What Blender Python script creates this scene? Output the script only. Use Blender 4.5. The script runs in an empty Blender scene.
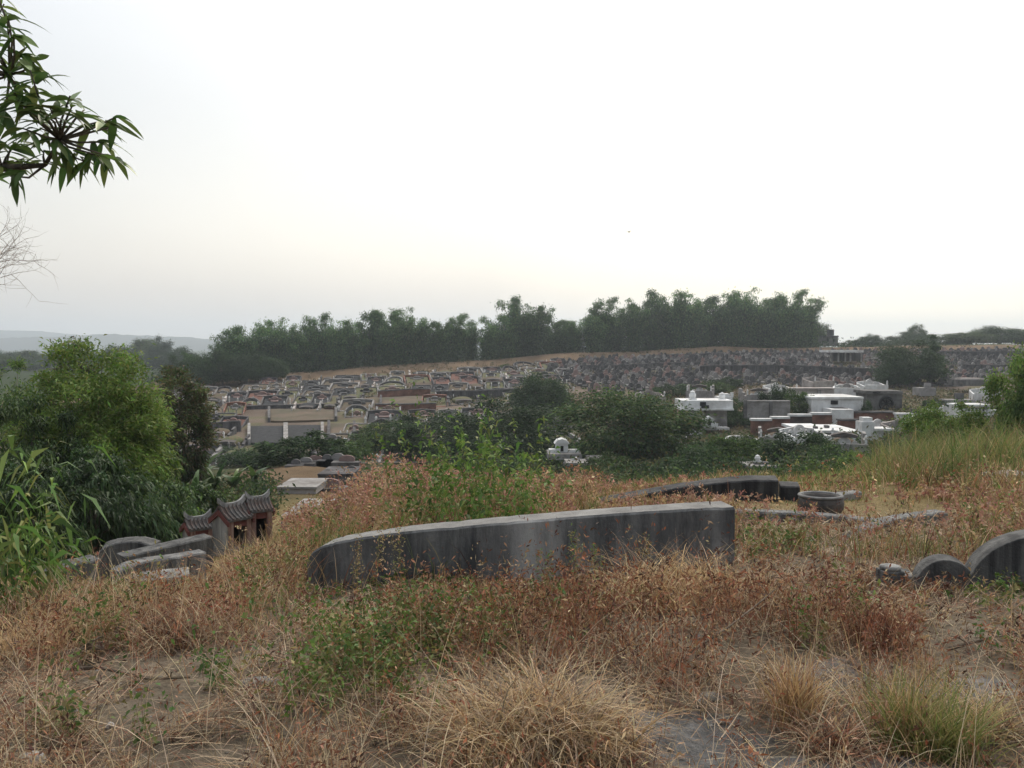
import bpy, bmesh, math, random
import numpy as np
from mathutils import Vector, Matrix
PI = math.pi
R = math.radians
S = bpy.context.scene
COL = S.collection
RS = np.random.default_rng(7)
random.seed(7)

# ------------------------------------------------------------------ camera
FPX = 930.0
PITCH = math.atan(39 / FPX)
CAMZ = 1.6
cp, sp = math.cos(PITCH), math.sin(PITCH)
cam_d = bpy.data.cameras.new('camera')
cam = bpy.data.objects.new('camera', cam_d)
COL.objects.link(cam)
cam.location = (0, 0, CAMZ)
cam.rotation_euler = (PI / 2 - PITCH, 0, 0)
cam_d.sensor_width = 36
cam_d.lens = 36 * FPX / 1024
cam_d.clip_start = 0.05
cam_d.clip_end = 12000
S.camera = cam


def W(px, py, Y):
    """the point at distance Y (world y) seen at pixel px, py"""
    u = (px - 512) / FPX
    v = (384 - py) / FPX
    dy = cp + v * sp
    dz = -sp + v * cp
    k = Y / dy
    return Vector((u * k, Y, CAMZ + dz * k))


def proj(x, y, z):
    zz = z - CAMZ
    f = y * cp - zz * sp
    up = y * sp + zz * cp
    return 512 + FPX * x / f, 384 - FPX * up / f


# ------------------------------------------------------------------ terrain
def vnoise(x, y, seed=0):
    xi = np.floor(x).astype(np.int64)
    yi = np.floor(y).astype(np.int64)
    fx = x - xi
    fy = y - yi
    fx = fx * fx * (3 - 2 * fx)
    fy = fy * fy * (3 - 2 * fy)

    def h(a, b):
        n = (a * 374761393 + b * 668265263 + seed * 1442695041) & 0xFFFFFFFF
        n = ((n ^ (n >> 13)) * 1274126177) & 0xFFFFFFFF
        return ((n ^ (n >> 16)) & 0xFFFF) / 65535.0
    a = h(xi, yi)
    b = h(xi + 1, yi)
    c = h(xi, yi + 1)
    d = h(xi + 1, yi + 1)
    return (a * (1 - fx) + b * fx) * (1 - fy) + (c * (1 - fx) + d * fx) * fy


def fbm(x, y, o=3, seed=0):
    t = 0
    a = 0.5
    for k in range(o):
        t = t + a * vnoise(x * 2 ** k, y * 2 ** k, seed + k)
        a *= .5
    return t / (1 - .5 ** o)


FARK = [(300, -8), (400, -8), (1200, -10), (6000, -12)]
TCOL = [
    (-500, [(1, 0), (4, 0), (6, -.1), (8, -.5), (12, -1.8), (20, -4), (40, -6), (80, -8), (150, -6.5), (250, -6.5)] + FARK[1:]),
    (0, [(1, 0), (4, 0), (5, -.08), (6.5, -.3), (8.5, -.85), (10, -1.15), (13, -1.7), (20, -3.6), (40, -6), (80, -8.3), (120, -7.5), (160, -6.5), (250, -6.5)] + FARK[1:]),
    (180, [(1, 0), (4, 0), (5, -.07), (6.5, -.27), (8.5, -.78), (10, -1.05), (13, -1.42), (16, -1.9), (20, -2.9), (35, -4.6), (50, -6), (80, -8.3), (115, -6.4), (150, -4.7), (165, -4.2), (200, -5)] + FARK),
    (300, [(1, 0), (4, 0), (5, -.03), (7, -.34), (10, -.65), (13, -1.1), (20, -2.4), (30, -3.6), (50, -4.8), (60, -6.5), (80, -8.2), (115, -6.2), (150, -4.0), (165, -3.4), (200, -4)] + FARK),
    (450, [(1, 0), (4, 0), (5, -.03), (7, -.24), (10, -.45), (14, -.8), (20, -2.4), (35, -4.6), (60, -7), (80, -8), (115, -6.0), (155, -3.2), (175, -2.0), (210, -3)] + FARK),
    (600, [(1, 0), (4, 0), (5, -.03), (7, -.18), (10, -.35), (14, -.6), (20, -2), (35, -4.3), (60, -6.5), (80, -7), (115, -5.2), (160, -1.8), (185, -.5), (230, -2)] + FARK),
    (740, [(1, 0), (4, 0), (5, -.03), (7, -.15), (10, -.25), (14, -.45), (20, -1.6), (35, -4), (60, -6), (75, -6.0), (90, -5.2), (115, -4.2), (160, -1.2), (190, .4), (230, -1)] + FARK),
    (850, [(1, 0), (4, 0), (5, -.03), (7, -.15), (10, -.3), (13, -.5), (16, -.8), (20, -1.4), (26, -2.2), (40, -4.2), (60, -5.5), (75, -5.8), (90, -5.0), (115, -4.3), (150, -2.2), (190, .4), (230, 0)] + FARK),
    (950, [(1, 0), (4, 0), (5, -.03), (7, -.15), (10, -.3), (13, -.5), (15, -.5), (20, -1.0), (26, -1.7), (40, -3.4), (60, -4.8), (90, -4.8), (115, -4.1), (150, -2), (190, .4), (230, 1)] + FARK),
    (1100, [(1, 0), (4, 0), (5, -.03), (7, -.1), (10, -.15), (13, -.3), (16, -.3), (20, -.7), (27, -1.15), (40, -2.8), (60, -4), (90, -4), (115, -3.6), (150, -1.8), (190, .5), (230, 1)] + FARK),
    (1600, [(1, 0), (4, 0), (5, -.03), (7, -.1), (10, -.15), (13, -.3), (16, -.3), (20, -.7), (27, -1.15), (40, -2.8), (60, -4), (90, -4), (115, -3.6), (150, -1.8), (190, .5), (230, 1)] + FARK),
]
_LG = np.linspace(math.log(1), math.log(6000), 500)
_TP = np.array([c[0] for c in TCOL], float)
_TZ = np.array([np.interp(_LG, np.log([k[0] for k in c[1]]), [k[1] for k in c[1]]) for c in TCOL])
_ker = np.hanning(13)
_ker /= _ker.sum()
_TZ = np.array([np.convolve(np.pad(r, 6, 'edge'), _ker, 'valid') for r in _TZ])


def ridge_y(px):
    """distance of the foot of the bamboo along the far ridge"""
    return np.interp(px, [-400, 100, 180, 300, 450, 600, 740, 850, 950, 1100], [138, 140, 146, 158, 168, 181, 189, 192, 196, 198])


def terr(x, y):
    x = np.asarray(x, float)
    y = np.maximum(np.asarray(y, float), 1.0)
    px = np.clip(512 + FPX * x / y, _TP[0], _TP[-1])
    i = np.clip(np.searchsorted(_TP, px) - 1, 0, len(_TP) - 2)
    f = (px - _TP[i]) / (_TP[i + 1] - _TP[i])
    f = f * f * (3 - 2 * f)
    g = np.clip((np.log(y) - _LG[0]) / (_LG[1] - _LG[0]), 0, 498.999)
    j = g.astype(int)
    h = g - j
    a = _TZ[i, j] * (1 - h) + _TZ[i, j + 1] * h
    b = _TZ[i + 1, j] * (1 - h) + _TZ[i + 1, j + 1] * h
    z = a * (1 - f) + b * f
    amp = np.clip(y / 60, .05, .45)
    z = z + (fbm(x * .9, y * .9, 3, 3) - .5) * .10 * np.clip((y - 1) / 3, 0, 1) + (fbm(x * .12, y * .12, 2, 9) - .5) * amp
    rr_ = ridge_y(px)
    up_ = np.clip((y - rr_ + 7.5) / 6.5, 0, 1)
    z = z + (.55 + 1.0 * vnoise(px / 90, px * 0 + 3.3, 5)) * up_ * up_ * (3 - 2 * up_) * np.clip(1 - (y - rr_) / 80, 0, 1) * (px > 150) * (y > 60)
    z = z + ((fbm(x * 6, y * 6, 2, 5) - .5) * .035 + (fbm(x * 17, y * 17, 2, 15) - .5) * .022) * (y < 12)
    return z


def tz(x, y):
    return float(terr(np.array([x]), np.array([y]))[0])


def ground_at(px, Y):
    """point of the ground under image column px at distance Y"""
    x = (px - 512) / FPX * Y
    return Vector((x, Y, tz(x, Y)))


def ground_px(px, py, y0=2.6, y1=60):
    Ys = np.exp(np.linspace(math.log(y0), math.log(y1), 400))
    xs = np.array([W(px, py, Y) for Y in Ys])
    zt = terr(xs[:, 0], xs[:, 1])
    k = np.argmax(xs[:, 2] < zt)
    return Vector((xs[k, 0], xs[k, 1], zt[k]))


# ------------------------------------------------------------------ materials
def new_mat(name):
    m = bpy.data.materials.new(name)
    m.use_nodes = True
    nt = m.node_tree
    for n in list(nt.nodes):
        nt.nodes.remove(n)
    out = nt.nodes.new('ShaderNodeOutputMaterial')
    return m, nt, out


def N(nt, t, **kw):
    n = nt.nodes.new(t)
    for k, v in kw.items():
        setattr(n, k, v)
    return n


def ramp(nt, pts):
    r = N(nt, 'ShaderNodeValToRGB')
    e = r.color_ramp.elements
    while len(e) < len(pts):
        e.new(.5)
    for i, (p, c) in enumerate(pts):
        e[i].position = p
        e[i].color = (*c, 1) if len(c) == 3 else c
    return r


def mat_leaf(name, transl=.3, rough=.55, var=.25):
    m, nt, out = new_mat(name)
    L = nt.links.new
    a = N(nt, 'ShaderNodeAttribute', attribute_name='col')
    oi = N(nt, 'ShaderNodeObjectInfo')
    mr = N(nt, 'ShaderNodeMapRange')
    mr.inputs['To Min'].default_value = 1 - var
    mr.inputs['To Max'].default_value = 1 + var
    L(oi.outputs['Random'], mr.inputs['Value'])
    hs = N(nt, 'ShaderNodeHueSaturation')
    L(a.outputs['Color'], hs.inputs['Color'])
    L(mr.outputs['Result'], hs.inputs['Value'])
    p = N(nt, 'ShaderNodeBsdfPrincipled')
    p.inputs['Roughness'].default_value = rough
    p.inputs['Specular IOR Level'].default_value = .25
    L(hs.outputs['Color'], p.inputs['Base Color'])
    t = N(nt, 'ShaderNodeBsdfTranslucent')
    L(hs.outputs['Color'], t.inputs['Color'])
    mx = N(nt, 'ShaderNodeMixShader')
    mx.inputs[0].default_value = transl
    L(p.outputs[0], mx.inputs[1])
    L(t.outputs[0], mx.inputs[2])
    L(mx.outputs[0], out.inputs['Surface'])
    return m


def mat_mottled(name, c1, c2, scale=3.0, c3=None, streak=0, rough=.9, bump=.3, bscale=40.0, detail=6):
    """stone, plaster, soil: noise between two or three colours, optional vertical run-off stains of colour c3"""
    m, nt, out = new_mat(name)
    L = nt.links.new
    tc = N(nt, 'ShaderNodeTexCoord')
    n1 = N(nt, 'ShaderNodeTexNoise')
    n1.inputs['Scale'].default_value = scale
    n1.inputs['Detail'].default_value = detail
    n1.inputs['Roughness'].default_value = .65
    L(tc.outputs['Object'], n1.inputs['Vector'])
    r1 = ramp(nt, [(.32, c1), (.68, c2)])
    L(n1.outputs['Fac'], r1.inputs['Fac'])
    colr = r1.outputs['Color']
    if c3 is not None:
        mp = N(nt, 'ShaderNodeMapping')
        mp.inputs['Scale'].default_value = (scale * 2.2, scale * 2.2, scale * .16) if streak else (scale * .6,) * 3
        L(tc.outputs['Object'], mp.inputs['Vector'])
        n2 = N(nt, 'ShaderNodeTexNoise')
        n2.inputs['Scale'].default_value = 1.0
        n2.inputs['Detail'].default_value = 5
        n2.inputs['Roughness'].default_value = .7
        L(mp.outputs[0], n2.inputs['Vector'])
        r2 = ramp(nt, [(.42, (0, 0, 0)), (.64, (1, 1, 1))])
        L(n2.outputs['Fac'], r2.inputs['Fac'])
        mx = N(nt, 'ShaderNodeMix', data_type='RGBA')
        L(r2.outputs['Color'], mx.inputs['Factor'])
        L(colr, mx.inputs[6])
        mx.inputs[7].default_value = (*c3, 1)
        colr = mx.outputs[2]
    p = N(nt, 'ShaderNodeBsdfPrincipled')
    p.inputs['Roughness'].default_value = rough
    p.inputs['Specular IOR Level'].default_value = .2 if bump else .04
    L(colr, p.inputs['Base Color'])
    if bump:
        n3 = N(nt, 'ShaderNodeTexNoise')
        n3.inputs['Scale'].default_value = bscale
        n3.inputs['Detail'].default_value = 4
        L(tc.outputs['Object'], n3.inputs['Vector'])
        b = N(nt, 'ShaderNodeBump')
        b.inputs['Strength'].default_value = bump
        b.inputs['Distance'].default_value = .02
        L(n3.outputs['Fac'], b.inputs['Height'])
        L(b.outputs[0], p.inputs['Normal'])
    L(p.outputs[0], out.inputs['Surface'])
    return m


def mat_brick(name, c1, c2, mortar, scale=4.0):
    m, nt, out = new_mat(name)
    L = nt.links.new
    tc = N(nt, 'ShaderNodeTexCoord')
    mp = N(nt, 'ShaderNodeMapping')
    mp.inputs['Rotation'].default_value = (PI / 2, 0, 0)
    L(tc.outputs['Object'], mp.inputs['Vector'])
    b = N(nt, 'ShaderNodeTexBrick')
    b.inputs['Color1'].default_value = (*c1, 1)
    b.inputs['Color2'].default_value = (*c2, 1)
    b.inputs['Mortar'].default_value = (*mortar, 1)
    b.inputs['Scale'].default_value = scale
    L(mp.outputs[0], b.inputs['Vector'])
    n1 = N(nt, 'ShaderNodeTexNoise')
    n1.inputs['Scale'].default_value = 1.2
    n1.inputs['Detail'].default_value = 5
    L(tc.outputs['Object'], n1.inputs['Vector'])
    r1 = ramp(nt, [(.3, (.35, .33, .33)), (.7, (1.1, 1.05, 1))])
    L(n1.outputs['Fac'], r1.inputs['Fac'])
    mx = N(nt, 'ShaderNodeMix', data_type='RGBA', blend_type='MULTIPLY')
    mx.inputs['Factor'].default_value = 1
    L(b.outputs['Color'], mx.inputs[6])
    L(r1.outputs['Color'], mx.inputs[7])
    p = N(nt, 'ShaderNodeBsdfPrincipled')
    p.inputs['Roughness'].default_value = .9
    p.inputs['Specular IOR Level'].default_value = .15
    L(mx.outputs[2], p.inputs['Base Color'])
    L(p.outputs[0], out.inputs['Surface'])
    return m


M = {}
M['leaf'] = mat_leaf('foliage', .32, .55, .2)
M['leaf_far'] = mat_leaf('far_foliage', .36, .7, .25)
M['gloss_leaf'] = mat_leaf('glossy_foliage', .25, .38, .1)
M['grass'] = mat_leaf('grass_blades', .28, .7, .0)
M['bark'] = mat_mottled('bark', (.10, .08, .06), (.20, .17, .13), 6, (.05, .045, .04), 1, bump=.6, bscale=30)
M['twig'] = mat_mottled('pale_twig', (.2, .16, .12), (.32, .27, .22), 8, bump=0)
M['culm'] = mat_mottled('bamboo_culm', (.10, .12, .05), (.22, .2, .1), 2, bump=0)
M['conc'] = mat_mottled('weathered_concrete', (.11, .108, .105), (.25, .245, .235), 2.8, (.05, .05, .051), 1, bump=.5, bscale=45)
M['conc_mid'] = mat_mottled('dark_weathered_concrete', (.07, .069, .068), (.16, .157, .15), 3.2, (.035, .035, .036), 1, bump=.5, bscale=45)
M['conc_pale'] = mat_mottled('pale_concrete', (.2, .195, .185), (.38, .37, .35), 2.5, (.09, .09, .088), 1, bump=.4, bscale=40)
M['conc_dark'] = mat_mottled('blackened_concrete', (.03, .03, .032), (.085, .083, .082), 2.5, (.018, .018, .02), 1, bump=.4, bscale=40)
M['far_grey'] = mat_mottled('far_grey_plaster', (.105, .102, .102), (.205, .195, .19), 1.6, (.07, .066, .064), 0, bump=0)
M['far_pale'] = mat_mottled('far_pale_plaster', (.21, .20, .195), (.36, .345, .33), 1.6, (.17, .155, .145), 0, bump=0)
M['far_dark'] = mat_mottled('far_dark_plaster', (.07, .068, .07), (.16, .15, .15), 1.2, (.05, .045, .045), 1, bump=0)
M['white'] = mat_mottled('white_render', (.6, .6, .59), (.8, .8, .79), .8, (.42, .4, .38), 0, bump=0)
M['pinkwhite'] = mat_mottled('pinkish_render', (.36, .32, .30), (.52, .47, .44), 1.0, (.24, .21, .19), 0, bump=0)
M['pink'] = mat_mottled('pink_granite', (.19, .125, .112), (.30, .22, .20), 2, bump=0)
M['redtile'] = mat_mottled('red_tiles', (.12, .062, .05), (.18, .10, .08), 2, bump=0)
M['earth'] = mat_mottled('bare_earth', (.08, .056, .039), (.14, .10, .068), .5, (.065, .06, .035), 0, bump=.3, bscale=6)
M['gravel'] = mat_mottled('grey_gravel', (.03, .03, .032), (.062, .062, .064), 3, bump=0)
M['bed_green'] = mat_mottled('short_green_turf', (.04, .062, .022), (.085, .10, .036), 2, (.12, .09, .05), 0, bump=.5, bscale=12)
M['black'] = mat_mottled('dark_recess', (.012, .012, .013), (.03, .03, .032), 3, bump=0)  # near-black stands for the shade inside niches, doorways and open fronts
M['brick'] = mat_brick('red_brick', (.2, .08, .055), (.27, .12, .085), (.24, .21, .19))
M['brickdark'] = mat_brick('sooty_brick', (.07, .05, .045), (.11, .075, .065), (.12, .11, .1))
M['redpaint'] = mat_mottled('faded_red_paint', (.085, .032, .028), (.14, .055, .048), 8, bump=.1)
M['pinkcol'] = mat_mottled('faded_pink_column', (.19, .115, .095), (.28, .20, .17), 10, (.12, .06, .05), 1, bump=.1)
M['rooftile'] = mat_mottled('old_roof_tile', (.05, .05, .05), (.13, .125, .12), 9, (.10, .07, .06), 0, bump=.3)
M['pale_cap'] = mat_mottled('pale_ridge_mortar', (.22, .22, .21), (.36, .35, .34), 8, (.12, .12, .12), 0, bump=.3)
M['rock'] = mat_mottled('grey_rock', (.16, .155, .145), (.36, .35, .33), 9, (.1, .1, .09), 0, bump=.6, bscale=30)
M['whiterock'] = mat_mottled('pale_rock', (.45, .43, .4), (.65, .63, .6), 9, (.3, .28, .25), 0, bump=.5, bscale=30)
M['deadwood'] = mat_mottled('dead_wood', (.12, .09, .065), (.24, .19, .145), 12, (.07, .055, .04), 0, bump=.7, bscale=40)
M['pot'] = mat_mottled('dark_glazed_clay', (.03, .028, .028), (.075, .068, .064), 7, (.1, .085, .075), 0, rough=.6, bump=.3)
M['potrim'] = mat_mottled('pale_worn_rim', (.11, .108, .105), (.24, .235, .228), 12, bump=.2)
M['bird'] = mat_mottled('bird_feathers', (.02, .02, .022), (.05, .05, .052), 9, bump=0)

# ------------------------------------------------------------------ builders


def tag(o, label=None, cat=None, group=None, kind=None):
    for k, v in (('label', label), ('category', cat), ('group', group), ('kind', kind)):
        if v:
            o[k] = v
    if label and not kind:
        o['kind'] = 'thing'
    return o


def thing(name, loc, label, cat, group=None, rot=(0, 0, 0)):
    o = bpy.data.objects.new(name, None)
    o.empty_display_size = .2
    COL.objects.link(o)
    o.location = loc
    o.rotation_euler = rot
    return tag(o, label, cat, group)


def link(name, me, parent=None, loc=None):
    o = bpy.data.objects.new(name, me)
    COL.objects.link(o)
    if parent is not None:
        o.parent = parent
    if loc is not None:
        o.location = loc
    return o


class MB:
    def __init__(self):
        self.V = []
        self.F = []

    def add(self, vs, fs):
        n = len(self.V)
        self.V += [tuple(v) for v in vs]
        self.F += [tuple(i + n for i in f) for f in fs]
        return self

    def box(self, c, s, rz=0, top=1.0):
        x, y, z = (k / 2 for k in s)
        vs = []
        ca, sa = math.cos(rz), math.sin(rz)
        for zz, t in ((-z, 1), (z, top)):
            for a, b in ((-x, -y), (x, -y), (x, y), (-x, y)):
                a *= t
                b *= t
                vs.append((c[0] + a * ca - b * sa, c[1] + a * sa + b * ca, c[2] + zz))
        return self.add(vs, [(0, 3, 2, 1), (4, 5, 6, 7), (0, 1, 5, 4), (1, 2, 6, 5), (2, 3, 7, 6), (3, 0, 4, 7)])

    def prism(self, poly, y0, y1):
        """poly in x,z extruded from y0 to y1"""
        n = len(poly)
        vs = [(x, y0, z) for x, z in poly] + [(x, y1, z) for x, z in poly]
        fs = [tuple(range(n)), tuple(range(2 * n - 1, n - 1, -1))]
        fs += [(i, i + n, (i + 1) % n + n, (i + 1) % n) for i in range(n)]
        return self.add(vs, fs)

    def sweep(self, rings, closed_ends=True):
        k = len(rings[0])
        vs = [p for r in rings for p in r]
        fs = []
        for i in range(len(rings) - 1):
            for j in range(k):
                a, b = i * k + j, i * k + (j + 1) % k
                fs.append((a, b, b + k, a + k))
        if closed_ends:
            fs.append(tuple(range(k))[::-1])
            fs.append(tuple(range((len(rings) - 1) * k, len(rings) * k)))
        return self.add(vs, fs)

    def tube(self, path, rad, n=6):
        path = [Vector(p) for p in path]
        rings = []
        for i, p in enumerate(path):
            t = (path[min(i + 1, len(path) - 1)] - path[max(i - 1, 0)]).normalized()
            a = t.orthogonal().normalized() if abs(t.z) > .99 else t.cross(Vector((0, 0, 1))).normalized()
            b = t.cross(a)
            r = rad[i] if hasattr(rad, '__len__') else rad
            rings.append([p + (a * math.cos(q) + b * math.sin(q)) * r for q in (2 * PI * j / n for j in range(n))])
        return self.sweep(rings)

    def lathe(self, prof, n=20, c=(0, 0, 0)):
        rings = [[(c[0] + r * math.cos(2 * PI * j / n), c[1] + r * math.sin(2 * PI * j / n), c[2] + z) for j in range(n)] for r, z in prof]
        return self.sweep(rings)

    def mesh(self, name, mat, origin=None, smooth=False, bevel=0, rough=0, cuts=0):
        me = bpy.data.meshes.new(name)
        o = Vector(origin) if origin is not None else Vector((0, 0, 0))
        me.from_pydata([Vector(v) - o for v in self.V], [], self.F)
        bm = bmesh.new()
        bm.from_mesh(me)
        bmesh.ops.recalc_face_normals(bm, faces=bm.faces)
        if bevel:
            es = [e for e in bm.edges if len(e.link_faces) == 2 and e.calc_face_angle(0) > .6]
            bmesh.ops.bevel(bm, geom=es, offset=bevel, segments=2, affect='EDGES', profile=.6)
        if cuts:
            bmesh.ops.subdivide_edges(bm, edges=bm.edges, cuts=cuts, use_grid_fill=True)
        if rough:
            for v in bm.verts:
                w = v.co * 7
                v.co += Vector((math.sin(w.y * 1.7 + w.z * 2.3), math.sin(w.x * 2.1 + w.z * 1.3), math.sin(w.x * 1.9 + w.y * 2.7))) * rough
        bm.to_mesh(me)
        bm.free()
        me.materials.append(mat)
        if smooth:
            me.polygons.foreach_set('use_smooth', [True] * len(me.polygons))
        return me

    def build(self, name, mat, parent=None, world=True, **kw):
        org = parent.location if (parent is not None and world) else None
        return link(name, self.mesh(name, mat, org, **kw), parent)

    def solo(self, name, mat, base, label, cat, group=None, **kw):
        o = link(name, self.mesh(name, mat, base, **kw), None, base)
        return tag(o, label, cat, group)


def np_mesh(name, V, F, colr, mat, smooth=False):
    V = np.asarray(V, np.float32)
    F = np.asarray(F, np.int32)
    me = bpy.data.meshes.new(name)
    n, k = F.shape
    me.vertices.add(len(V))
    me.vertices.foreach_set('co', V.ravel())
    me.loops.add(n * k)
    me.loops.foreach_set('vertex_index', F.ravel())
    me.polygons.add(n)
    me.polygons.foreach_set('loop_start', np.arange(0, n * k, k, dtype=np.int32))
    me.update(calc_edges=True)
    if colr is not None:
        a = me.attributes.new('col', 'FLOAT_COLOR', 'POINT')
        c = np.ones((len(V), 4), np.float32)
        c[:, :3] = colr
        a.data.foreach_set('color', c.ravel())
    me.materials.append(mat)
    if smooth:
        me.polygons.foreach_set('use_smooth', [True] * n)
    return me


def unit(v):
    return v / np.maximum(np.linalg.norm(v, axis=1, keepdims=True), 1e-9)


def jitter(c, n, rng, a=.25, b=.12):
    """n colours round c: brightness by a, hue by b"""
    c = np.asarray(c, float)
    if c.ndim == 2:
        c = c[rng.integers(0, len(c), n)]
    return np.clip(c * (1 + a * rng.uniform(-1, 1, (n, 1))) * (1 + b * rng.uniform(-1, 1, (n, 3))), .003, .9)


def leaves(pos, d, L, Wd, colr, rng, droop=.25):
    """folded diamond leaves: 4 points each"""
    n = len(pos)
    d = unit(d)
    s = unit(np.cross(d, rng.normal(size=(n, 3))))
    L = np.broadcast_to(np.asarray(L, float), (n,))[:, None]
    Wd = np.broadcast_to(np.asarray(Wd, float), (n,))[:, None]
    mid = pos + d * L * .45
    tip = pos + d * L
    tip[:, 2] -= (L * droop)[:, 0]
    V = np.stack([pos, mid + s * Wd / 2, tip, mid - s * Wd / 2], 1).reshape(-1, 3)
    F = np.arange(4 * n).reshape(n, 4)
    return V, F, np.repeat(colr, 4, 0)


def blades(base, az, L, wid, lean, droop, colr, rng, seg=3, tipcol=None):
    n = len(base)
    az = np.asarray(az)
    t = np.linspace(0, 1, seg + 1)
    p = base.copy().astype(float)
    dirx = np.stack([np.cos(az), np.sin(az), np.zeros(n)], 1)
    tw = az + PI / 2 + rng.uniform(-1.2, 1.2, n)
    sd = np.stack([np.cos(tw), np.sin(tw), np.zeros(n)], 1)
    rows = []
    for k in range(seg + 1):
        w = (wid * (1 - .85 * t[k] ** 1.5))[:, None] if np.ndim(wid) else wid * (1 - .85 * t[k] ** 1.5)
        rows.append(p - sd * w / 2)
        rows.append(p + sd * w / 2)
        a = lean + droop * (t[k] + .5 / seg)
        p = p + (dirx * np.sin(a)[:, None] + np.array([0, 0, 1.]) * np.cos(a)[:, None]) * (L / seg)[:, None]
    V = np.stack(rows, 1)
    m = 2 * (seg + 1)
    f0 = np.array([[2 * k, 2 * k + 1, 2 * k + 3, 2 * k + 2] for k in range(seg)])
    F = (np.arange(n)[:, None, None] * m + f0[None]).reshape(-1, 4)
    C = np.repeat(colr, m, 0)
    return V.reshape(-1, 3), F, C, p


class Bag:
    """collects quads of grass or leaves into one mesh"""

    def __init__(self):
        self.v = []
        self.f = []
        self.c = []
        self.n = 0

    def add(self, V, F, C):
        self.v.append(V)
        self.f.append(F + self.n)
        self.c.append(C)
        self.n += len(V)

    def mesh(self, name, mat, origin=None):
        V = np.concatenate(self.v)
        if origin is not None:
            V = V - np.array(origin)
        return np_mesh(name, V, np.concatenate(self.f), np.concatenate(self.c), mat)


# ------------------------------------------------------------------ world, sun, air
SUN_AZ, SUN_EL = R(14), R(48)       # ahead, a little to the right, behind high haze
sdir = Vector((math.sin(SUN_AZ) * math.cos(SUN_EL), math.cos(SUN_AZ) * math.cos(SUN_EL), math.sin(SUN_EL)))
w = bpy.data.worlds.new('World')
S.world = w
w.use_nodes = True
nt = w.node_tree
for n in list(nt.nodes):
    nt.nodes.remove(n)
L = nt.links.new
wo = N(nt, 'ShaderNodeOutputWorld')
sky = N(nt, 'ShaderNodeTexSky', sky_type='NISHITA')
sky.sun_disc = False
sky.sun_elevation = SUN_EL
sky.sun_rotation = SUN_AZ
sky.dust_density = 5
sky.air_density = 1.5
bg1 = N(nt, 'ShaderNodeBackground')
bg1.inputs['Strength'].default_value = .05
L(sky.outputs[0], bg1.inputs['Color'])
tc = N(nt, 'ShaderNodeTexCoord')
dt = N(nt, 'ShaderNodeVectorMath', operation='DOT_PRODUCT')
L(tc.outputs['Generated'], dt.inputs[0])
dt.inputs[1].default_value = sdir
cr = ramp(nt, [(.0, (.38, .40, .43)), (.42, (.49, .505, .53)), (.6, (.58, .59, .612)), (.75, (.775, .778, .782)), (.88, (1.0, 1.0, .98)), (1, (1.05, 1.04, 1.0))])
cn = N(nt, 'ShaderNodeTexNoise')
cn.inputs['Scale'].default_value = 2.2
cn.inputs['Detail'].default_value = 4
cmap = N(nt, 'ShaderNodeMapping')
cmap.inputs['Scale'].default_value = (1, 1, 3)
L(tc.outputs['Generated'], cmap.inputs['Vector'])
L(cmap.outputs[0], cn.inputs['Vector'])
cm = N(nt, 'ShaderNodeMath', operation='MULTIPLY_ADD')
L(cn.outputs['Fac'], cm.inputs[0])
cm.inputs[1].default_value = .10
cm.inputs[2].default_value = -.05
cs = N(nt, 'ShaderNodeMath', operation='ADD')
L(dt.outputs['Value'], cs.inputs[0])
L(cm.outputs[0], cs.inputs[1])
L(cs.outputs[0], cr.inputs['Fac'])
# warm band low on the right
dw = N(nt, 'ShaderNodeVectorMath', operation='DOT_PRODUCT')
L(tc.outputs['Generated'], dw.inputs[0])
dw.inputs[1].default_value = Vector((.55, .83, .02)).normalized()
cw = ramp(nt, [(.82, (0, 0, 0)), (1, (1, 1, 1))])
L(dw.outputs['Value'], cw.inputs['Fac'])
mw = N(nt, 'ShaderNodeMix', data_type='RGBA')
L(cw.outputs['Color'], mw.inputs['Factor'])
L(cr.outputs['Color'], mw.inputs[6])
mw.inputs[7].default_value = (1.06, 1.04, .94, 1)
bg2 = N(nt, 'ShaderNodeBackground')
bg2.inputs['Strength'].default_value = .78
sz = N(nt, 'ShaderNodeSeparateXYZ')
L(tc.outputs['Generated'], sz.inputs[0])
hb = ramp(nt, [(0, (1.82, 1.72, 1.58)), (.06, (1.42, 1.36, 1.28)), (.24, (1, 1, 1)), (.4, (1.02, 1.02, 1.02)), (.62, (1.95, 1.95, 1.92)), (1, (2.2, 2.2, 2.16))])
hb.color_ramp.interpolation = 'EASE'
L(sz.outputs['Z'], hb.inputs['Fac'])
mh = N(nt, 'ShaderNodeMix', data_type='RGBA', blend_type='MULTIPLY')
mh.inputs['Factor'].default_value = 1
L(mw.outputs[2], mh.inputs[6])
L(hb.outputs['Color'], mh.inputs[7])
L(mh.outputs[2], bg2.inputs['Color'])
ad = N(nt, 'ShaderNodeAddShader')
L(bg1.outputs[0], ad.inputs[0])
L(bg2.outputs[0], ad.inputs[1])
L(ad.outputs[0], wo.inputs['Surface'])

sl = bpy.data.lights.new('sun', 'SUN')
sl.energy = 1.4
sl.angle = R(10)
sl.color = (1, .93, .80)
so = bpy.data.objects.new('sun', sl)
COL.objects.link(so)
so.rotation_euler = (-sdir).to_track_quat('-Z', 'Y').to_euler()

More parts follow.
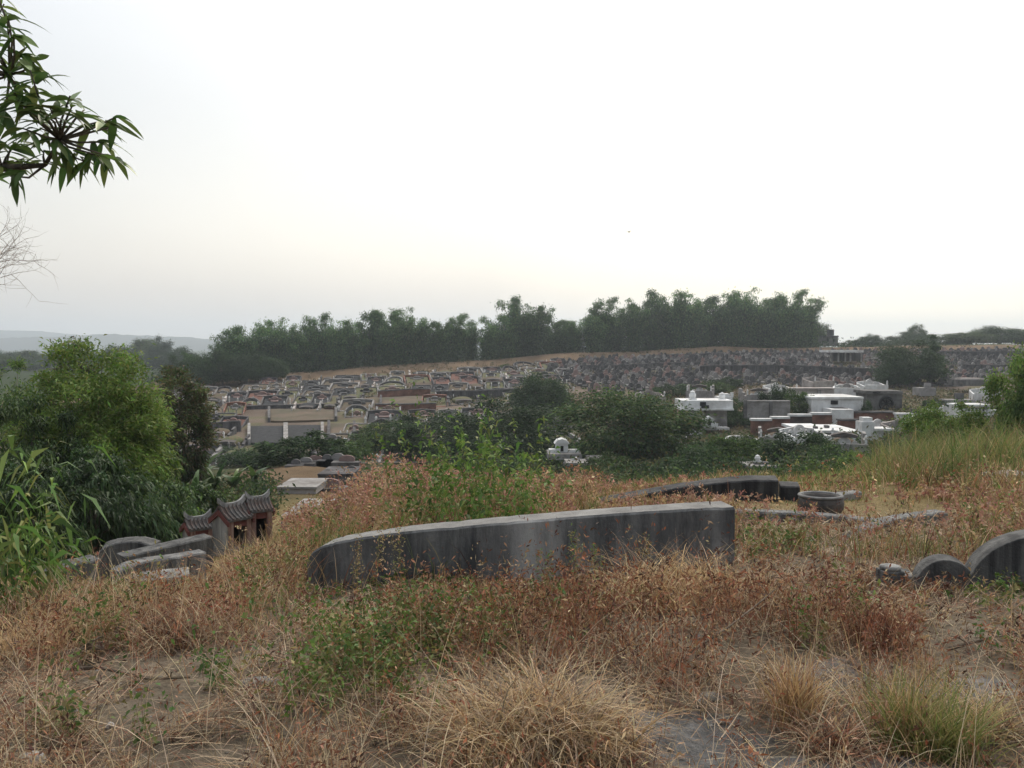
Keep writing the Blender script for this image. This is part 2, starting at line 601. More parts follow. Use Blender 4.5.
HAZE = .00045
haze_mat, nt, out = new_mat('thin_haze')
pv = N(nt, 'ShaderNodeVolumePrincipled')
pv.inputs['Color'].default_value = (.82, .91, 1.0, 1)
pv.inputs['Density'].default_value = HAZE
pv.inputs['Anisotropy'].default_value = .45
nt.links.new(pv.outputs[0], out.inputs['Volume'])
S.view_settings.view_transform = 'Standard'
S.view_settings.look = 'None'
S.view_settings.exposure = .1
S.view_settings.gamma = 1
S.cycles.use_denoising = True
S.cycles.max_bounces = 5
S.cycles.diffuse_bounces = 3
S.cycles.glossy_bounces = 1
S.cycles.transmission_bounces = 3
S.cycles.transparent_max_bounces = 4
S.cycles.volume_bounces = 0
S.cycles.use_adaptive_sampling = True
S.cycles.adaptive_threshold = .02
S.render.use_persistent_data = False

# ------------------------------------------------------------------ ground
ang = np.concatenate([np.linspace(-180, -46, 40)[:-1], np.linspace(-46, 46, 341), np.linspace(46, 180, 40)[1:]])
ang = ang[:-1]
rad = np.exp(np.concatenate([np.linspace(math.log(.5), math.log(2.4), 30)[:-1], np.linspace(math.log(2.4), math.log(12), 240)[:-1], np.linspace(math.log(12), math.log(3450), 320)]))
A, RR = np.meshgrid(np.radians(ang), rad)
GX = RR * np.sin(A)
GY = RR * np.cos(A)
GZ = terr(GX, GY)
na, nr = len(ang), len(rad)
GV = np.stack([GX, GY, GZ], 2).reshape(-1, 3)
ii, jj = np.meshgrid(np.arange(nr - 1), np.arange(na), indexing='ij')
GF = np.stack([ii * na + jj, ii * na + (jj + 1) % na, (ii + 1) * na + (jj + 1) % na, (ii + 1) * na + jj], 2).reshape(-1, 4)


def soft(x, a, b):
    t = np.clip((x - a) / (b - a), 0, 1)
    return t * t * (3 - 2 * t)


GREY_SPOTS = [(700, 745, 120, 26), (850, 680, 85, 24), (820, 764, 190, 11), (690, 722, 80, 14), (960, 688, 75, 13), (1015, 700, 40, 12), (120, 690, 100, 18)]


def grey_amount(px, py):
    g = 0
    for i, (cx, cy, rx, ry) in enumerate(GREY_SPOTS):
        g = np.maximum(g, (1 if i < 6 else .35) * np.exp(-(((px - cx) / rx) ** 2 + ((py - cy) / ry) ** 2)))
    return g


gx, gy, gz = GV.T
ys = np.maximum(gy, .5)
gpx = 512 + FPX * gx / ys
_, gpy = proj(gx, ys, gz)
n_a = fbm(gx * .35, gy * .35, 4, 21)
n_b = fbm(gx * 2.2, gy * 2.2, 3, 31)
soil = np.array([.18, .152, .117])[None] * (.65 + .7 * n_b[:, None])
dryg = np.array([.21, .165, .085])[None] * (.6 + .8 * n_a[:, None])
vall = np.array([.052, .055, .028])[None] * (.5 + 1.0 * n_a[:, None])
cem = np.array([.135, .107, .087])[None] * (.55 + .9 * fbm(gx * .25, gy * .25, 3, 41)[:, None])
grn = np.array([.09, .105, .045])[None] * (.6 + .8 * n_a[:, None])
earth = np.array([.15, .108, .073])[None] * (.45 + 1.1 * fbm(gx * .5, gy * .5, 4, 51)[:, None])
gm = soft(n_a + .15 * (n_b - .5), .52, .62)[:, None]
c = soil * (1 - soft(gy, 7, 12)[:, None]) + dryg * soft(gy, 7, 12)[:, None]
q = soft(gy, 24, 40)[:, None]
c = c * (1 - q) + vall * q
q = soft(gy, 74, 88)[:, None]
c = c * (1 - q) + (cem * (1 - gm * .5) + grn * gm * .5) * q
q = (soft(gpx, 215, 245) * (1 - soft(gpx, 350, 385)) * soft(gy, 30, 38) * (1 - soft(gy, 57, 64)))[:, None]
c = c * (1 - q) + np.array([.125, .09, .058])[None] * (.55 + .9 * n_a[:, None]) * q
ry = ridge_y(gpx)
q = (soft(gy, ry - 11, ry - 7))[:, None]
c = c * (1 - q) + earth * q
q = soft(gy, ry + 1, ry + 8)[:, None]
c = c * (1 - q) + np.array([.035, .05, .022])[None] * q
g = (soft(grey_amount(gpx, gpy) + .35 * (n_b - .5), .38, .62) * (gy < 9))[:, None]
c = c * (1 - g) + np.array([.19, .19, .19])[None] * (.6 + .8 * n_b[:, None]) * g
m, nt, out = new_mat('ground_soil')
L = nt.links.new
at = N(nt, 'ShaderNodeAttribute', attribute_name='col')
tc = N(nt, 'ShaderNodeTexCoord')
n1 = N(nt, 'ShaderNodeTexNoise')
n1.inputs['Scale'].default_value = 14
n1.inputs['Detail'].default_value = 8
n1.inputs['Roughness'].default_value = .75
L(tc.outputs['Object'], n1.inputs['Vector'])
r1 = ramp(nt, [(.3, (.45, .45, .45)), (.72, (1.55, 1.5, 1.45))])
L(n1.outputs['Fac'], r1.inputs['Fac'])
mx = N(nt, 'ShaderNodeMix', data_type='RGBA', blend_type='MULTIPLY')
mx.inputs['Factor'].default_value = 1
L(at.outputs['Color'], mx.inputs[6])
L(r1.outputs['Color'], mx.inputs[7])
p = N(nt, 'ShaderNodeBsdfPrincipled')
p.inputs['Roughness'].default_value = .95
p.inputs['Specular IOR Level'].default_value = .03
L(mx.outputs[2], p.inputs['Base Color'])
b = N(nt, 'ShaderNodeBump')
b.inputs['Strength'].default_value = .9
b.inputs['Distance'].default_value = .05
L(n1.outputs['Fac'], b.inputs['Height'])
L(b.outputs[0], p.inputs['Normal'])
L(p.outputs[0], out.inputs['Surface'])
tag(link('ground', np_mesh('ground', GV, GF, c, m, True)), 'dry hillside ground falling into the valley', 'ground', None, 'structure')

# far hills
for nm, Yh, pts, amp, sd in (
        ('far_hills', 2300, [(-600, 333), (-200, 334), (0, 338), (60, 337), (110, 334), (150, 336), (200, 338), (240, 340), (420, 344), (600, 346), (900, 345), (1500, 344)], 7, 3),
        ('far_mountains', 3200, [(-600, 320), (-150, 322), (0, 330), (40, 331), (80, 335), (140, 339), (300, 343), (800, 346), (1500, 345)], 4, 8)):
    pxs = np.linspace(-600, 1500, 700)
    tops = np.interp(pxs, [a for a, _ in pts], [b for _, b in pts])
    rows = []
    for k, (dy, hf) in enumerate(((-160, 0), (-110, .45), (-60, .75), (-25, .92), (0, 1), (60, .8), (160, 0))):
        V = np.array([W(a, b, Yh) for a, b in zip(pxs, tops)])
        zt = V[:, 2] + amp * (fbm(V[:, 0] * .05, V[:, 0] * 0 + k * 3.1, 4, sd) - .5)
        base = -13.
        rows.append(np.stack([V[:, 0], V[:, 1] + dy, base + (zt - base) * hf + (amp * (fbm(V[:, 0] * .07, V[:, 0] * 0 + k * 7.7, 3, sd + 1) - .5) if 0 < hf < 1 else 0)], 1))
    V = np.concatenate(rows)
    n = len(pxs)
    F = np.array([[r * n + i, r * n + i + 1, (r + 1) * n + i + 1, (r + 1) * n + i] for r in range(6) for i in range(n - 1)])
    cc = np.array([.045, .06, .035])[None] * (.5 + fbm(V[:, 0] * .06, V[:, 1] * .2 + V[:, 2] * .3, 3, 4)[:, None])
    tag(link(nm, np_mesh(nm, V, F, cc, M['leaf_far'])), 'long wooded hills fading into the haze', 'hills', None, 'structure')

# ------------------------------------------------------------------ trees and bushes (prototypes are shared by copies)
GREENS = {
    'dark': [(.038, .07, .026), (.055, .09, .032), (.028, .05, .021)],
    'mid': [(.065, .11, .03), (.09, .135, .038), (.045, .08, .025)],
    'bright': [(.11, .19, .038), (.15, .225, .052), (.07, .13, .03), (.18, .22, .06)],
    'olive': [(.085, .085, .032), (.11, .10, .042), (.06, .062, .026)],
    'bamboo': [(.07, .135, .045), (.115, .185, .062), (.04, .08, .032)],
    'brownish': [(.14, .105, .05), (.11, .095, .04), (.08, .08, .03)],
    'red': [(.3, .05, .04), (.22, .07, .04)],
    'yellow': [(.22, .21, .06), (.16, .18, .05)],
}


def crown_mesh(name, rng, w, h, z0, pal, nclump, nleaf, leaf, aspect=.4, droop=.25, mat='leaf', shape='dome', rough=.25, clr=.24, cz=None, depth=1.0):
    """crown of leaf clumps spread through an uneven volume w wide, h high, starting z0 above the base"""
    B = Bag()
    k = 0
    cen = []
    while len(cen) < nclump:
        v = rng.normal(size=3)
        v /= np.linalg.norm(v)
        r = rng.uniform(.15, 1) ** .45
        lump = 1 + rough * (math.sin(v[0] * 5 + k) * math.sin(v[2] * 4 + 1.3) + .6 * math.sin(v[1] * 7 + v[0] * 3)) * .6
        p = v * r * lump
        if shape == 'dome' and p[2] < -.55:
            p[2] *= .4
        if shape == 'cone':
            t = (p[2] + 1) / 2
            p[0] *= 1.25 - t * 1.1
            p[1] *= 1.25 - t * 1.1
        cen.append([p[0] * w / 2, p[1] * w / 2 * depth, z0 + (p[2] + 1) * h / 2])
    cen = np.array(cen)
    cs = rng.uniform(.6, 1.3, nclump) * clr * min(w, h * 1.3) * .5
    bright = rng.uniform(.7, 1.3, nclump)
    idx = rng.integers(0, nclump, nleaf)
    off = rng.normal(size=(nleaf, 3)) * .55
    off[:, 2] *= .75
    pos = cen[idx] + off * cs[idx][:, None]
    pos[:, 2] = np.maximum(pos[:, 2], z0 * .55 + .02)
    mid = np.array([0, 0, z0 + h * .4])
    d = unit(pos - mid) + rng.normal(size=(nleaf, 3)) * .7
    d[:, 2] -= droop
    col = jitter(pal, nleaf, rng, .3, .12) * bright[idx][:, None]
    V, F, C = leaves(pos, d, leaf * rng.uniform(.6, 1.4, nleaf), leaf * aspect * rng.uniform(.7, 1.3, nleaf), col, rng, droop)
    B.add(V, F, C)
    return B.mesh(name, M[mat]), cen


def trunk_mesh(name, rng, w, h, z0, cen, r0, nb=7, mat='bark'):
    mb = MB()
    top = z0 + h * .55
    path = [(0, 0, -.25 - .02 * h)]
    for t in (.2, .45, .7, 1):
        path.append((rng.normal() * .03 * w, rng.normal() * .03 * w, top * t))
    mb.tube(path, [r0 * 1.3, r0, r0 * .8, r0 * .6, r0 * .3], 8)
    for k in range(nb):
        c = cen[rng.integers(0, len(cen))]
        zb = top * rng.uniform(.3, .75)
        a = Vector((0, 0, zb))
        b = Vector(c)
        mdl = a.lerp(b, .5) + Vector((0, 0, .06 * h))
        mb.tube([a, a.lerp(mdl, .5), mdl, mdl.lerp(b, .55), b], [r0 * .5, r0 * .42, r0 * .3, r0 * .2, r0 * .08], 5)
    return mb.mesh(name, M[mat], smooth=True)


def tree_proto(seed, w, h, z0, pal, nclump, nleaf, leaf, r0, nb=7, **kw):
    rng = np.random.default_rng(seed)
    cr_, cen = crown_mesh('crown', rng, w, h, z0, GREENS[pal] if isinstance(pal, str) else pal, nclump, nleaf, leaf, **kw)
    return [('trunk', trunk_mesh('trunk', rng, w, h, z0, cen, r0, nb)), ('crown', cr_)]


def plant(parts, name, loc, label, cat, group=None, rz=0, sc=(1, 1, 1)):
    t = thing(name, loc, label, cat, group, (0, 0, rz))
    t.scale = sc
    for n, me in parts:
        link(n, me, t)
    return t


def at_px(px, py_base, Y, sink=.1):
    """root point: under pixel px at distance Y on the ground"""
    x = (px - 512) / FPX * Y
    return Vector((x, Y, tz(x, Y) - sink))


def height_for(py_top, Y, z):
    return W(512, py_top, Y).z - z


def bamboo_proto(seed, H=11, spread=4.2, nculm=34, nleaf=16000, leaf=.36, pal='bamboo'):
    rng = np.random.default_rng(seed)
    cul = MB()
    B = Bag()
    pts = []
    for k in range(nculm):
        a = rng.uniform(0, 2 * PI)
        r = rng.uniform(0, .9)
        lean = rng.uniform(.05, .5) * (1 if k % 4 else .3)
        h = H * rng.uniform(.62, 1.0)
        dx, dy = math.cos(a), math.sin(a)
        path = []
        for t in np.linspace(0, 1, 8):
            out = spread * lean * t ** 2.2 * 1.5
            z = h * (t - .28 * lean * t ** 4)
            path.append((dx * (r + out), dy * (r + out), z - .2))
        cul.tube(path, [.07, .065, .06, .055, .045, .035, .022, .01], 4)
        P = np.array(path)
        for j in range(9):
            t = rng.uniform(.3, 1.0) if j < 6 else rng.uniform(.03, .45)
            f = t * 7
            i0 = min(int(f), 6)
            q = P[i0] * (1 - f + i0) + P[i0 + 1] * (f - i0)
            pts.append((*q, t))
    pts = np.array(pts)
    idx = rng.integers(0, len(pts), nleaf)
    t = pts[idx, 3]
    rad_ = (.9 - .52 * t)[:, None] * H / 11
    off = rng.normal(size=(nleaf, 3)) * rad_ * np.array([1, 1, .75])
    pos = pts[idx, :3] + off
    pos[:, 2] = np.maximum(pos[:, 2], .1)
    d = rng.normal(size=(nleaf, 3))
    d[:, 2] -= .5
    br = rng.uniform(.55, 1.3, len(pts)) * (.75 + .5 * pts[:, 3])  # brighter toward the tips: light on the plume tops put into leaf colour
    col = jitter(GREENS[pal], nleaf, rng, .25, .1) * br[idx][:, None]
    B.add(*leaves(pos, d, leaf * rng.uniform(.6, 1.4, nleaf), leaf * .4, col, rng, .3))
    return [('culms', cul.mesh('culms', M['culm'])), ('foliage', B.mesh('foliage', M['leaf_far']))]


def noun_dir(k):
    return k


# bamboo along the far ridge: outline of the tops read along the ridge
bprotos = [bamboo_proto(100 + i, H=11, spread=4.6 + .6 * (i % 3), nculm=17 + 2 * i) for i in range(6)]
tops = [(190, 352), (205, 345), (222, 338), (238, 322), (256, 326), (276, 318), (293, 325), (307, 321), (322, 314), (338, 318), (352, 322), (372, 306), (390, 311), (406, 307), (421, 322),
        (436, 318), (452, 314), (470, 320), (488, 324), (503, 311), (521, 298), (534, 304), (548, 322), (558, 318), (567, 320), (576, 319), (586, 321), (593, 312), (601, 298), (616, 306), (632, 300), (648, 296), (664, 291), (681, 290),
        (697, 299), (712, 292), (729, 294), (745, 288), (760, 300), (776, 294), (791, 291), (804, 296)]
spots = []
for i, (px, py) in enumerate(tops):
    Y = float(ridge_y(px)) + 3 + 2.0 * ((i * 7) % 3)
    spots.append((px, py, Y))
    if i % 2 == 0:
        spots.append((px + 5, py + 13 + (i * 5) % 9, Y + 7))
bm_labels = []
order = sorted(range(len(spots)), key=lambda i: spots[i][0])
for rank, i in enumerate(order):
    px, py, Y = spots[i]
    p = at_px(px, 0, Y, .3)
    h = height_for(py, Y, p.z)
    wsc = .98 + .35 * ((i * 37) % 11) / 11
    s_ = h / 10.2
    plant(bprotos[(i * 5) % 6], 'bamboo_clump', p, 'BAMBOO', 'bamboo', 'bamboo clumps along the far ridge', rz=i * 1.7, sc=(s_ * wsc * .9, s_ * wsc * .9, s_))['rank'] = rank

# broadleaf prototypes
far_round = [tree_proto(200 + i, 8, 7.0, .2, 'dark', 90, 24000, .27, .22, shape='dome', mat='leaf_far', clr=.26, aspect=.5) for i in range(3)]
far_mid = [tree_proto(210 + i, 8, 6.8, .4, GREENS['dark'] + GREENS['mid'] + GREENS['olive'][:1], 80, 22000, .27, .2, shape='dome', mat='leaf_far', clr=.25, aspect=.5) for i in range(3)]
shrubs = [tree_proto(220 + i, 3.2, 2.1, .1, 'dark', 40, 5200, .2, .06, shape='dome', mat='leaf_far', nb=5) for i in range(3)]
shrubs_mid = [tree_proto(230 + i, 3.2, 2.1, .1, 'mid', 40, 5200, .2, .06, shape='dome', mat='leaf_far', nb=5) for i in range(3)]
shrubs_bright = [tree_proto(240 + i, 3.2, 2.3, .1, 'bright', 44, 11000, .12, .05, shape='dome', nb=5) for i in range(2)]
conifer = tree_proto(250, 4, 9.5, .4, 'dark', 40, 4200, .4, .18, shape='cone', mat='leaf_far')


def put(protos, k, name, px, py_top, wpx, Y, label, cat, group=None, W0=8, H0=7.2, rz=None, drop=0):
    p = at_px(px, 0, Y, .15 + drop)
    h = height_for(py_top, Y, p.z)
    wd = wpx / FPX * Y
    return plant(protos[k % len(protos)], name, p, label, cat, group, rz if rz is not None else (px * .37) % 6.28, (wd / W0, wd / W0, h / H0))


# trees of the valley, one by one
put(far_mid, 0, 'broad_tree', 625, 391, 132, 62, 'broad dark olive tree in the valley left of the white tombs', 'tree')
put(far_round, 0, 'broad_tree', 498, 406, 124, 70, 'dense dark green tree with rounded top behind the tall green weeds', 'tree')
put(far_round, 1, 'broad_tree', 542, 375, 58, 100, 'dark narrow tree rising over the graves between two broader trees', 'tree')
put(far_round, 2, 'broad_tree', 438, 416, 96, 74, 'dark tree touching the left flank of the dense rounded tree', 'tree')
put(far_mid, 1, 'broad_tree', 388, 421, 70, 78, 'small dark tree at the foot of the hillside graves', 'tree')
put(far_round, 0, 'broad_tree', 912, 346, 66, 122, 'large dark tree standing among the graves right of the roofed shelter', 'tree')
put([conifer], 0, 'conifer', 933, 334, 24, 126, 'pointed dark conifer rising from the right side of the large tree', 'tree', W0=4, H0=10)
put(far_round, 1, 'broad_tree', 896, 362, 34, 120, 'low dark tree leaning on the left side of the large tree by the shelter', 'tree')
put(shrubs, 0, 'round_bush', 304, 434, 100, 52, 'dark rounded bush on the bare brown spur above the banana plants', 'bush', W0=3.4, H0=2.3)
put(shrubs, 1, 'round_bush', 262, 452, 36, 54, 'small dark bush beside the rounded bush on the brown spur', 'bush', W0=3.4, H0=2.3)
for k, (px, py, wp, Y, lab) in enumerate([
        (195, 431, 52, 100, 'dark low shrub among the graves, left of the grey sloped plots'),
        (222, 428, 40, 101, 'dark low shrub touching the shrub row left of the grey sloped plots'),
        (238, 448, 52, 70, 'dark shrub between the grey sloped plots and the banana plants'),
        (352, 440, 50, 70, 'dark shrub right of the rounded bush, before the lowest graves'),
        (205, 446, 70, 84, 'dark shrub at the bottom of the graves beside the banana plants'),
        (702, 444, 64, 50, 'dark green shrub below the big white tomb'),
        (738, 436, 62, 52, 'dark green shrub under the dark brick wall'),
        (770, 440, 60, 54, 'dark green shrub right behind the small grave with a pale finial'),
        (800, 430, 66, 52, 'tallest dark shrub below the flat white roofs'),
        (828, 443, 46, 50, 'dark green shrub at the edge of the yellow grass bank'),
        (668, 384, 30, 112, 'dark shrub in a row above the big white tomb, left end'),
        (690, 383, 34, 114, 'dark shrub second in the row above the big white tomb'),
        (715, 382, 36, 112, 'broad dark shrub in the row above the big white tomb'),
        (727, 377, 30, 118, 'tall dark shrub at the right end of the row above the white tomb'),
        (752, 372, 40, 135, 'dark shrub strip among the crowded headstones'),
        (775, 369, 36, 140, 'dark shrub strip near the roofed shelter'),
        (737, 398, 30, 84, 'dark bush right beside the big white tomb'),
        (735, 412, 34, 82, 'lower dark bush right beside the big white tomb'),
        (800, 391, 34, 86, 'bushy plant on top of the grey wall beside the long white wall'),
        (775, 385, 30, 90, 'leafy bush on the grassy mound right of the white tomb'),
        (866, 399, 14, 84, 'little bush against the end of the long white wall'),
        (850, 370, 12, 150, 'little round bush in front of the roofed shelter'),
        (818, 372, 10, 150, 'little round bush left of the roofed shelter'),
        (585, 370, 12, 150, 'small dark bush alone among the crowded headstones'),
        (505, 364, 12, 160, 'small dark bush under the bare earth bank'),
        (530, 366, 12, 158, 'second small dark bush under the bare earth bank'),
        (490, 388, 16, 128, 'small dark bush beside a walled grave above the rounded tree'),
        (975, 384, 16, 128, 'small bush beside the headstones right of the large dark tree'),
        (938, 398, 26, 90, 'dark bush under the large tree on the right'),
        (645, 462, 56, 48, 'dark leafy shrub below the broad olive tree'),
        (610, 455, 50, 52, 'dark shrub right of the little white shrine grave')]):
    put(shrubs if k % 3 else shrubs_mid, k, 'shrub', px, py, wp, Y, lab, 'shrub', 'shrubs among the valley graves', W0=3.4, H0=2.3)
put(shrubs_bright, 0, 'leafy_bush', 944, 400, 84, 25, 'bright green bush on the far edge of the grassy bank', 'bush', W0=3.4, H0=2.5)
put(shrubs_bright, 1, 'leafy_bush', 1030, 345, 80, 25, 'tall green bush cut by the right edge of the picture', 'bush', W0=3.4, H0=2.5)
put(shrubs_mid, 1, 'leafy_bush', 1040, 362, 60, 24, 'darker bush outside the tall green bush at the right edge', 'bush', W0=3.4, H0=2.5)
put(shrubs_bright, 0, 'leafy_bush', 855, 450, 40, 30, 'light green bush at the left foot of the grassy bank', 'bush', W0=3.4, H0=2.5)
for k, (px, py, wp, lab) in enumerate([(176, 360, 34, 'leftmost dark tree at the low left end of the bamboo'), (198, 356, 36, 'second dark tree at the low left end of the bamboo'), (222, 352, 40, 'broadest dark tree before the left end of the bamboo'), (247, 354, 38, 'dark tree before the bamboo, fourth from its left end'), (272, 357, 34, 'smaller dark tree before the bamboo, right of the fourth')]):
    put(far_round, k, 'ridge_tree', px, py, wp, 139 + 2.5 * k, lab, 'tree', 'dark trees at the left foot of the bamboo')
# right end of the ridge
for k, (px, py, wp, lab) in enumerate([
        (814, 322, 30, 'short dark tree at the right end of the bamboo'), (870, 335, 26, 'low yellowish tree between ridge hut and the gap in the ridge'), (852, 340, 26, 'low dark tree beside the ridge hut'),
        (905, 334, 44, 'spreading ridge tree left of the pointed tree'), (916, 325, 22, 'small tree with a rounded tip, highest of the right ridge'), (945, 335, 46, 'dark ridge tree right of the pointed conifer'), (970, 332, 44, 'dark domed ridge tree, second from the right edge'),
        (1000, 327, 60, 'broad domed ridge tree at the right edge'), (1040, 329, 60, 'ridge tree beyond the right edge'), (885, 343, 26, 'lowest bush in the gap of the right ridge')]):
    put(far_round if k % 2 else far_mid, k, 'ridge_tree', px, py, wp, 222 + 4 * (k % 3), lab, 'tree', 'trees along the right ridge')
# hazy trees of the plain on the left
plain = [(5, 352, 40), (30, 350, 30), (60, 348, 26), (118, 346, 30), (146, 338, 34), (160, 341, 26), (180, 349, 34), (196, 352, 30), (130, 352, 30), (212, 352, 28), (-20, 352, 50), (40, 356, 44), (85, 352, 40), (170, 358, 30)]
for k, (px, py, wp) in enumerate(sorted(plain)):
    put(far_round if k % 2 else far_mid, k, 'plain_tree', px, py, wp, 250 + 18 * ((k * 5) % 6), 'PLAIN', 'tree', 'hazy trees on the plain at the left')['rank'] = k

# near thicket on the left
rng = np.random.default_rng(31)


def thicket(seed, w, h, pal, nleaf, leaf, z0=.05, aspect=.22, droop=.7, nclump=60, depth=1, clr=.2, r0=.05):
    return tree_proto(seed, w, h, z0, pal, nclump, nleaf, leaf, r0, nb=12, shape='dome', aspect=aspect, droop=droop, clr=clr, depth=depth)


def bush_at(seed, px, py_top, wpx, Y, pal, nleaf, leaf, label, name='thicket_bush', **kw):
    p = at_px(px, 0, Y, .1)
    h = height_for(py_top, Y, p.z)
    return plant(thicket(seed, wpx / FPX * Y, h, pal, nleaf, leaf, **kw), name, p, label, 'bush', 'thicket on the left slope')


bush_at(300, 92, 350, 146, 20, [(.15, .25, .045), (.20, .29, .06), (.11, .19, .04), (.22, .26, .075)], 70000, .12, 'big feathery bright green bush, the largest of the left thicket', nclump=240, clr=.17, droop=.3, aspect=.28)
bush_at(301, 30, 385, 120, 18.5, GREENS['mid'] + GREENS['dark'], 16000, .15, 'dark green bush cut by the left edge beside the big feathery bush', nclump=70)
bush_at(302, 128, 400, 92, 22, GREENS['mid'] + GREENS['bright'], 20000, .13, 'right shoulder of the left thicket, a feathery green bush', nclump=60)
bush_at(303, 82, 334, 58, 27, GREENS['olive'] + GREENS['dark'], 14000, .15, 'dark brownish crown rising behind the big feathery bush', aspect=.35, clr=.3, droop=.3)
bush_at(304, 182, 358, 58, 34, GREENS['brownish'] + GREENS['olive'] + GREENS['mid'], 14000, .17, 'browning bush with yellowish leaves right behind the thicket', aspect=.35, droop=.3, clr=.3, nclump=80)
bush_at(305, 8, 360, 78, 30, GREENS['bright'] + GREENS['mid'], 16000, .16, 'light green bush behind the dark bush at the left edge', clr=.28, droop=.3)
bush_at(306, 95, 455, 120, 16.5, GREENS['dark'], 12000, .13, 'dark leafy undergrowth below the big feathery bush', nclump=60, aspect=.3)
bush_at(307, 30, 470, 110, 14.5, GREENS['dark'] + GREENS['mid'], 10000, .12, 'dark undergrowth bush at the left edge behind the reeds', nclump=50, aspect=.3)
bush_at(308, 150, 478, 90, 19, GREENS['mid'] + GREENS['dark'], 9000, .13, 'green bush beside the banana plants and the little shrine', nclump=50, aspect=.3)
bush_at(309, 205, 492, 60, 21, GREENS['mid'] + GREENS['dark'], 6000, .13, 'low green bush behind the little tiled shrine', nclump=40, aspect=.3)
bush_at(310, -70, 340, 200, 21, GREENS['mid'], 9000, .18, 'thicket beyond the left edge of the picture', nclump=60)

# banana plants


def banana_proto(seed):
    rng = np.random.default_rng(seed)
    st = MB().tube([(0, 0, -.2), (.02, .01, .8), (.05, .02, 1.6)], [.13, .1, .05], 8).mesh('stem', M['culm'], smooth=True)
    B = Bag()
    n = 9
    az = np.arange(n) * 2.4 + rng.uniform(0, 1, n)
    base = np.tile(np.array([[.05, .02, 1.3]]), (n, 1)) + rng.normal(size=(n, 3)) * .03
    base[:, 2] += rng.uniform(-.2, .2, n)
    V, F, C, _ = blades(base, az, rng.uniform(1.3, 2.0, n), np.full(n, .5), rng.uniform(.1, .6, n), rng.uniform(.9, 1.7, n), jitter([(.07, .12, .035), (.09, .14, .045), (.05, .09, .03)], n, rng), rng, seg=6)
    B.add(V, F, C)
    return [('stem', st), ('leaves', B.mesh('leaves', M['gloss_leaf']))]


ban = [banana_proto(400 + i) for i in range(3)]
for k, (px, py, Y, lab) in enumerate([(160, 468, 32, 'leftmost banana plant beside the feathery thicket'), (182, 458, 34, 'tall banana plant second from the thicket'), (200, 455, 36, 'tallest banana plant in the middle of the grove'), (214, 462, 33, 'banana plant right of the tallest one'),
                                       (232, 466, 35, 'banana plant below the brown spur'), (252, 464, 36, 'banana plant at the right end of the grove'), (192, 474, 29, 'front banana plant above the small shrine')]):
    p = at_px(px, 0, Y, .1)
    s_ = height_for(py, Y, p.z) / 2.7
    plant(ban[k % 3], 'banana_plant', p, lab, 'banana plant', 'banana plants in the hollow', rz=k * 1.3, sc=(s_, s_, s_))

# ------------------------------------------------------------------ graves on the far slope
def slope_frame(x, y):
    """tilt of the slope at x, y along the uphill direction"""
    e = 3.0
    return math.atan2(tz(x, y + e) - tz(x, y - e), 2 * e)


def wall_sweep(pts, zt, th, z0=-.9):
    """low wall along plan points with given top heights"""
    mb = MB()
    P = [Vector((*p, 0)) for p in pts]
    rings = []
    for i, p in enumerate(P):
        t = (P[min(i + 1, len(P) - 1)] - P[max(i - 1, 0)]).normalized()
        nrm = Vector((-t.y, t.x, 0)) * th / 2
        z = zt[i] if hasattr(zt, '__len__') else zt
        rings.append([p - nrm + Vector((0, 0, z0)), p + nrm + Vector((0, 0, z0)), p + nrm + Vector((0, 0, z)), p - nrm + Vector((0, 0, z))])
    return mb.sweep(rings)


def arch_poly(wd, h, n=8, shoulder=.55):
    pts = [(-wd / 2, -.3), (wd / 2, -.3), (wd / 2, h * shoulder)]
    for k in range(1, n):
        a = PI * k / n
        pts.append((wd / 2 * math.cos(a), h * shoulder + h * (1 - shoulder) * math.sin(a)))
    pts.append((-wd / 2, h * shoulder))
    return pts


def post_mesh(mat, h=1.0):
    mb = MB().box((0, 0, h / 2 - .3), (.2, .2, h + .6))
    mb.box((0, 0, h + .04), (.28, .28, .08))
    mb.lathe([(.02, h + .08), (.11, h + .14), (.13, h + .22), (.08, h + .3), (.01, h + .36)], 6)
    return mb.mesh('post', mat)


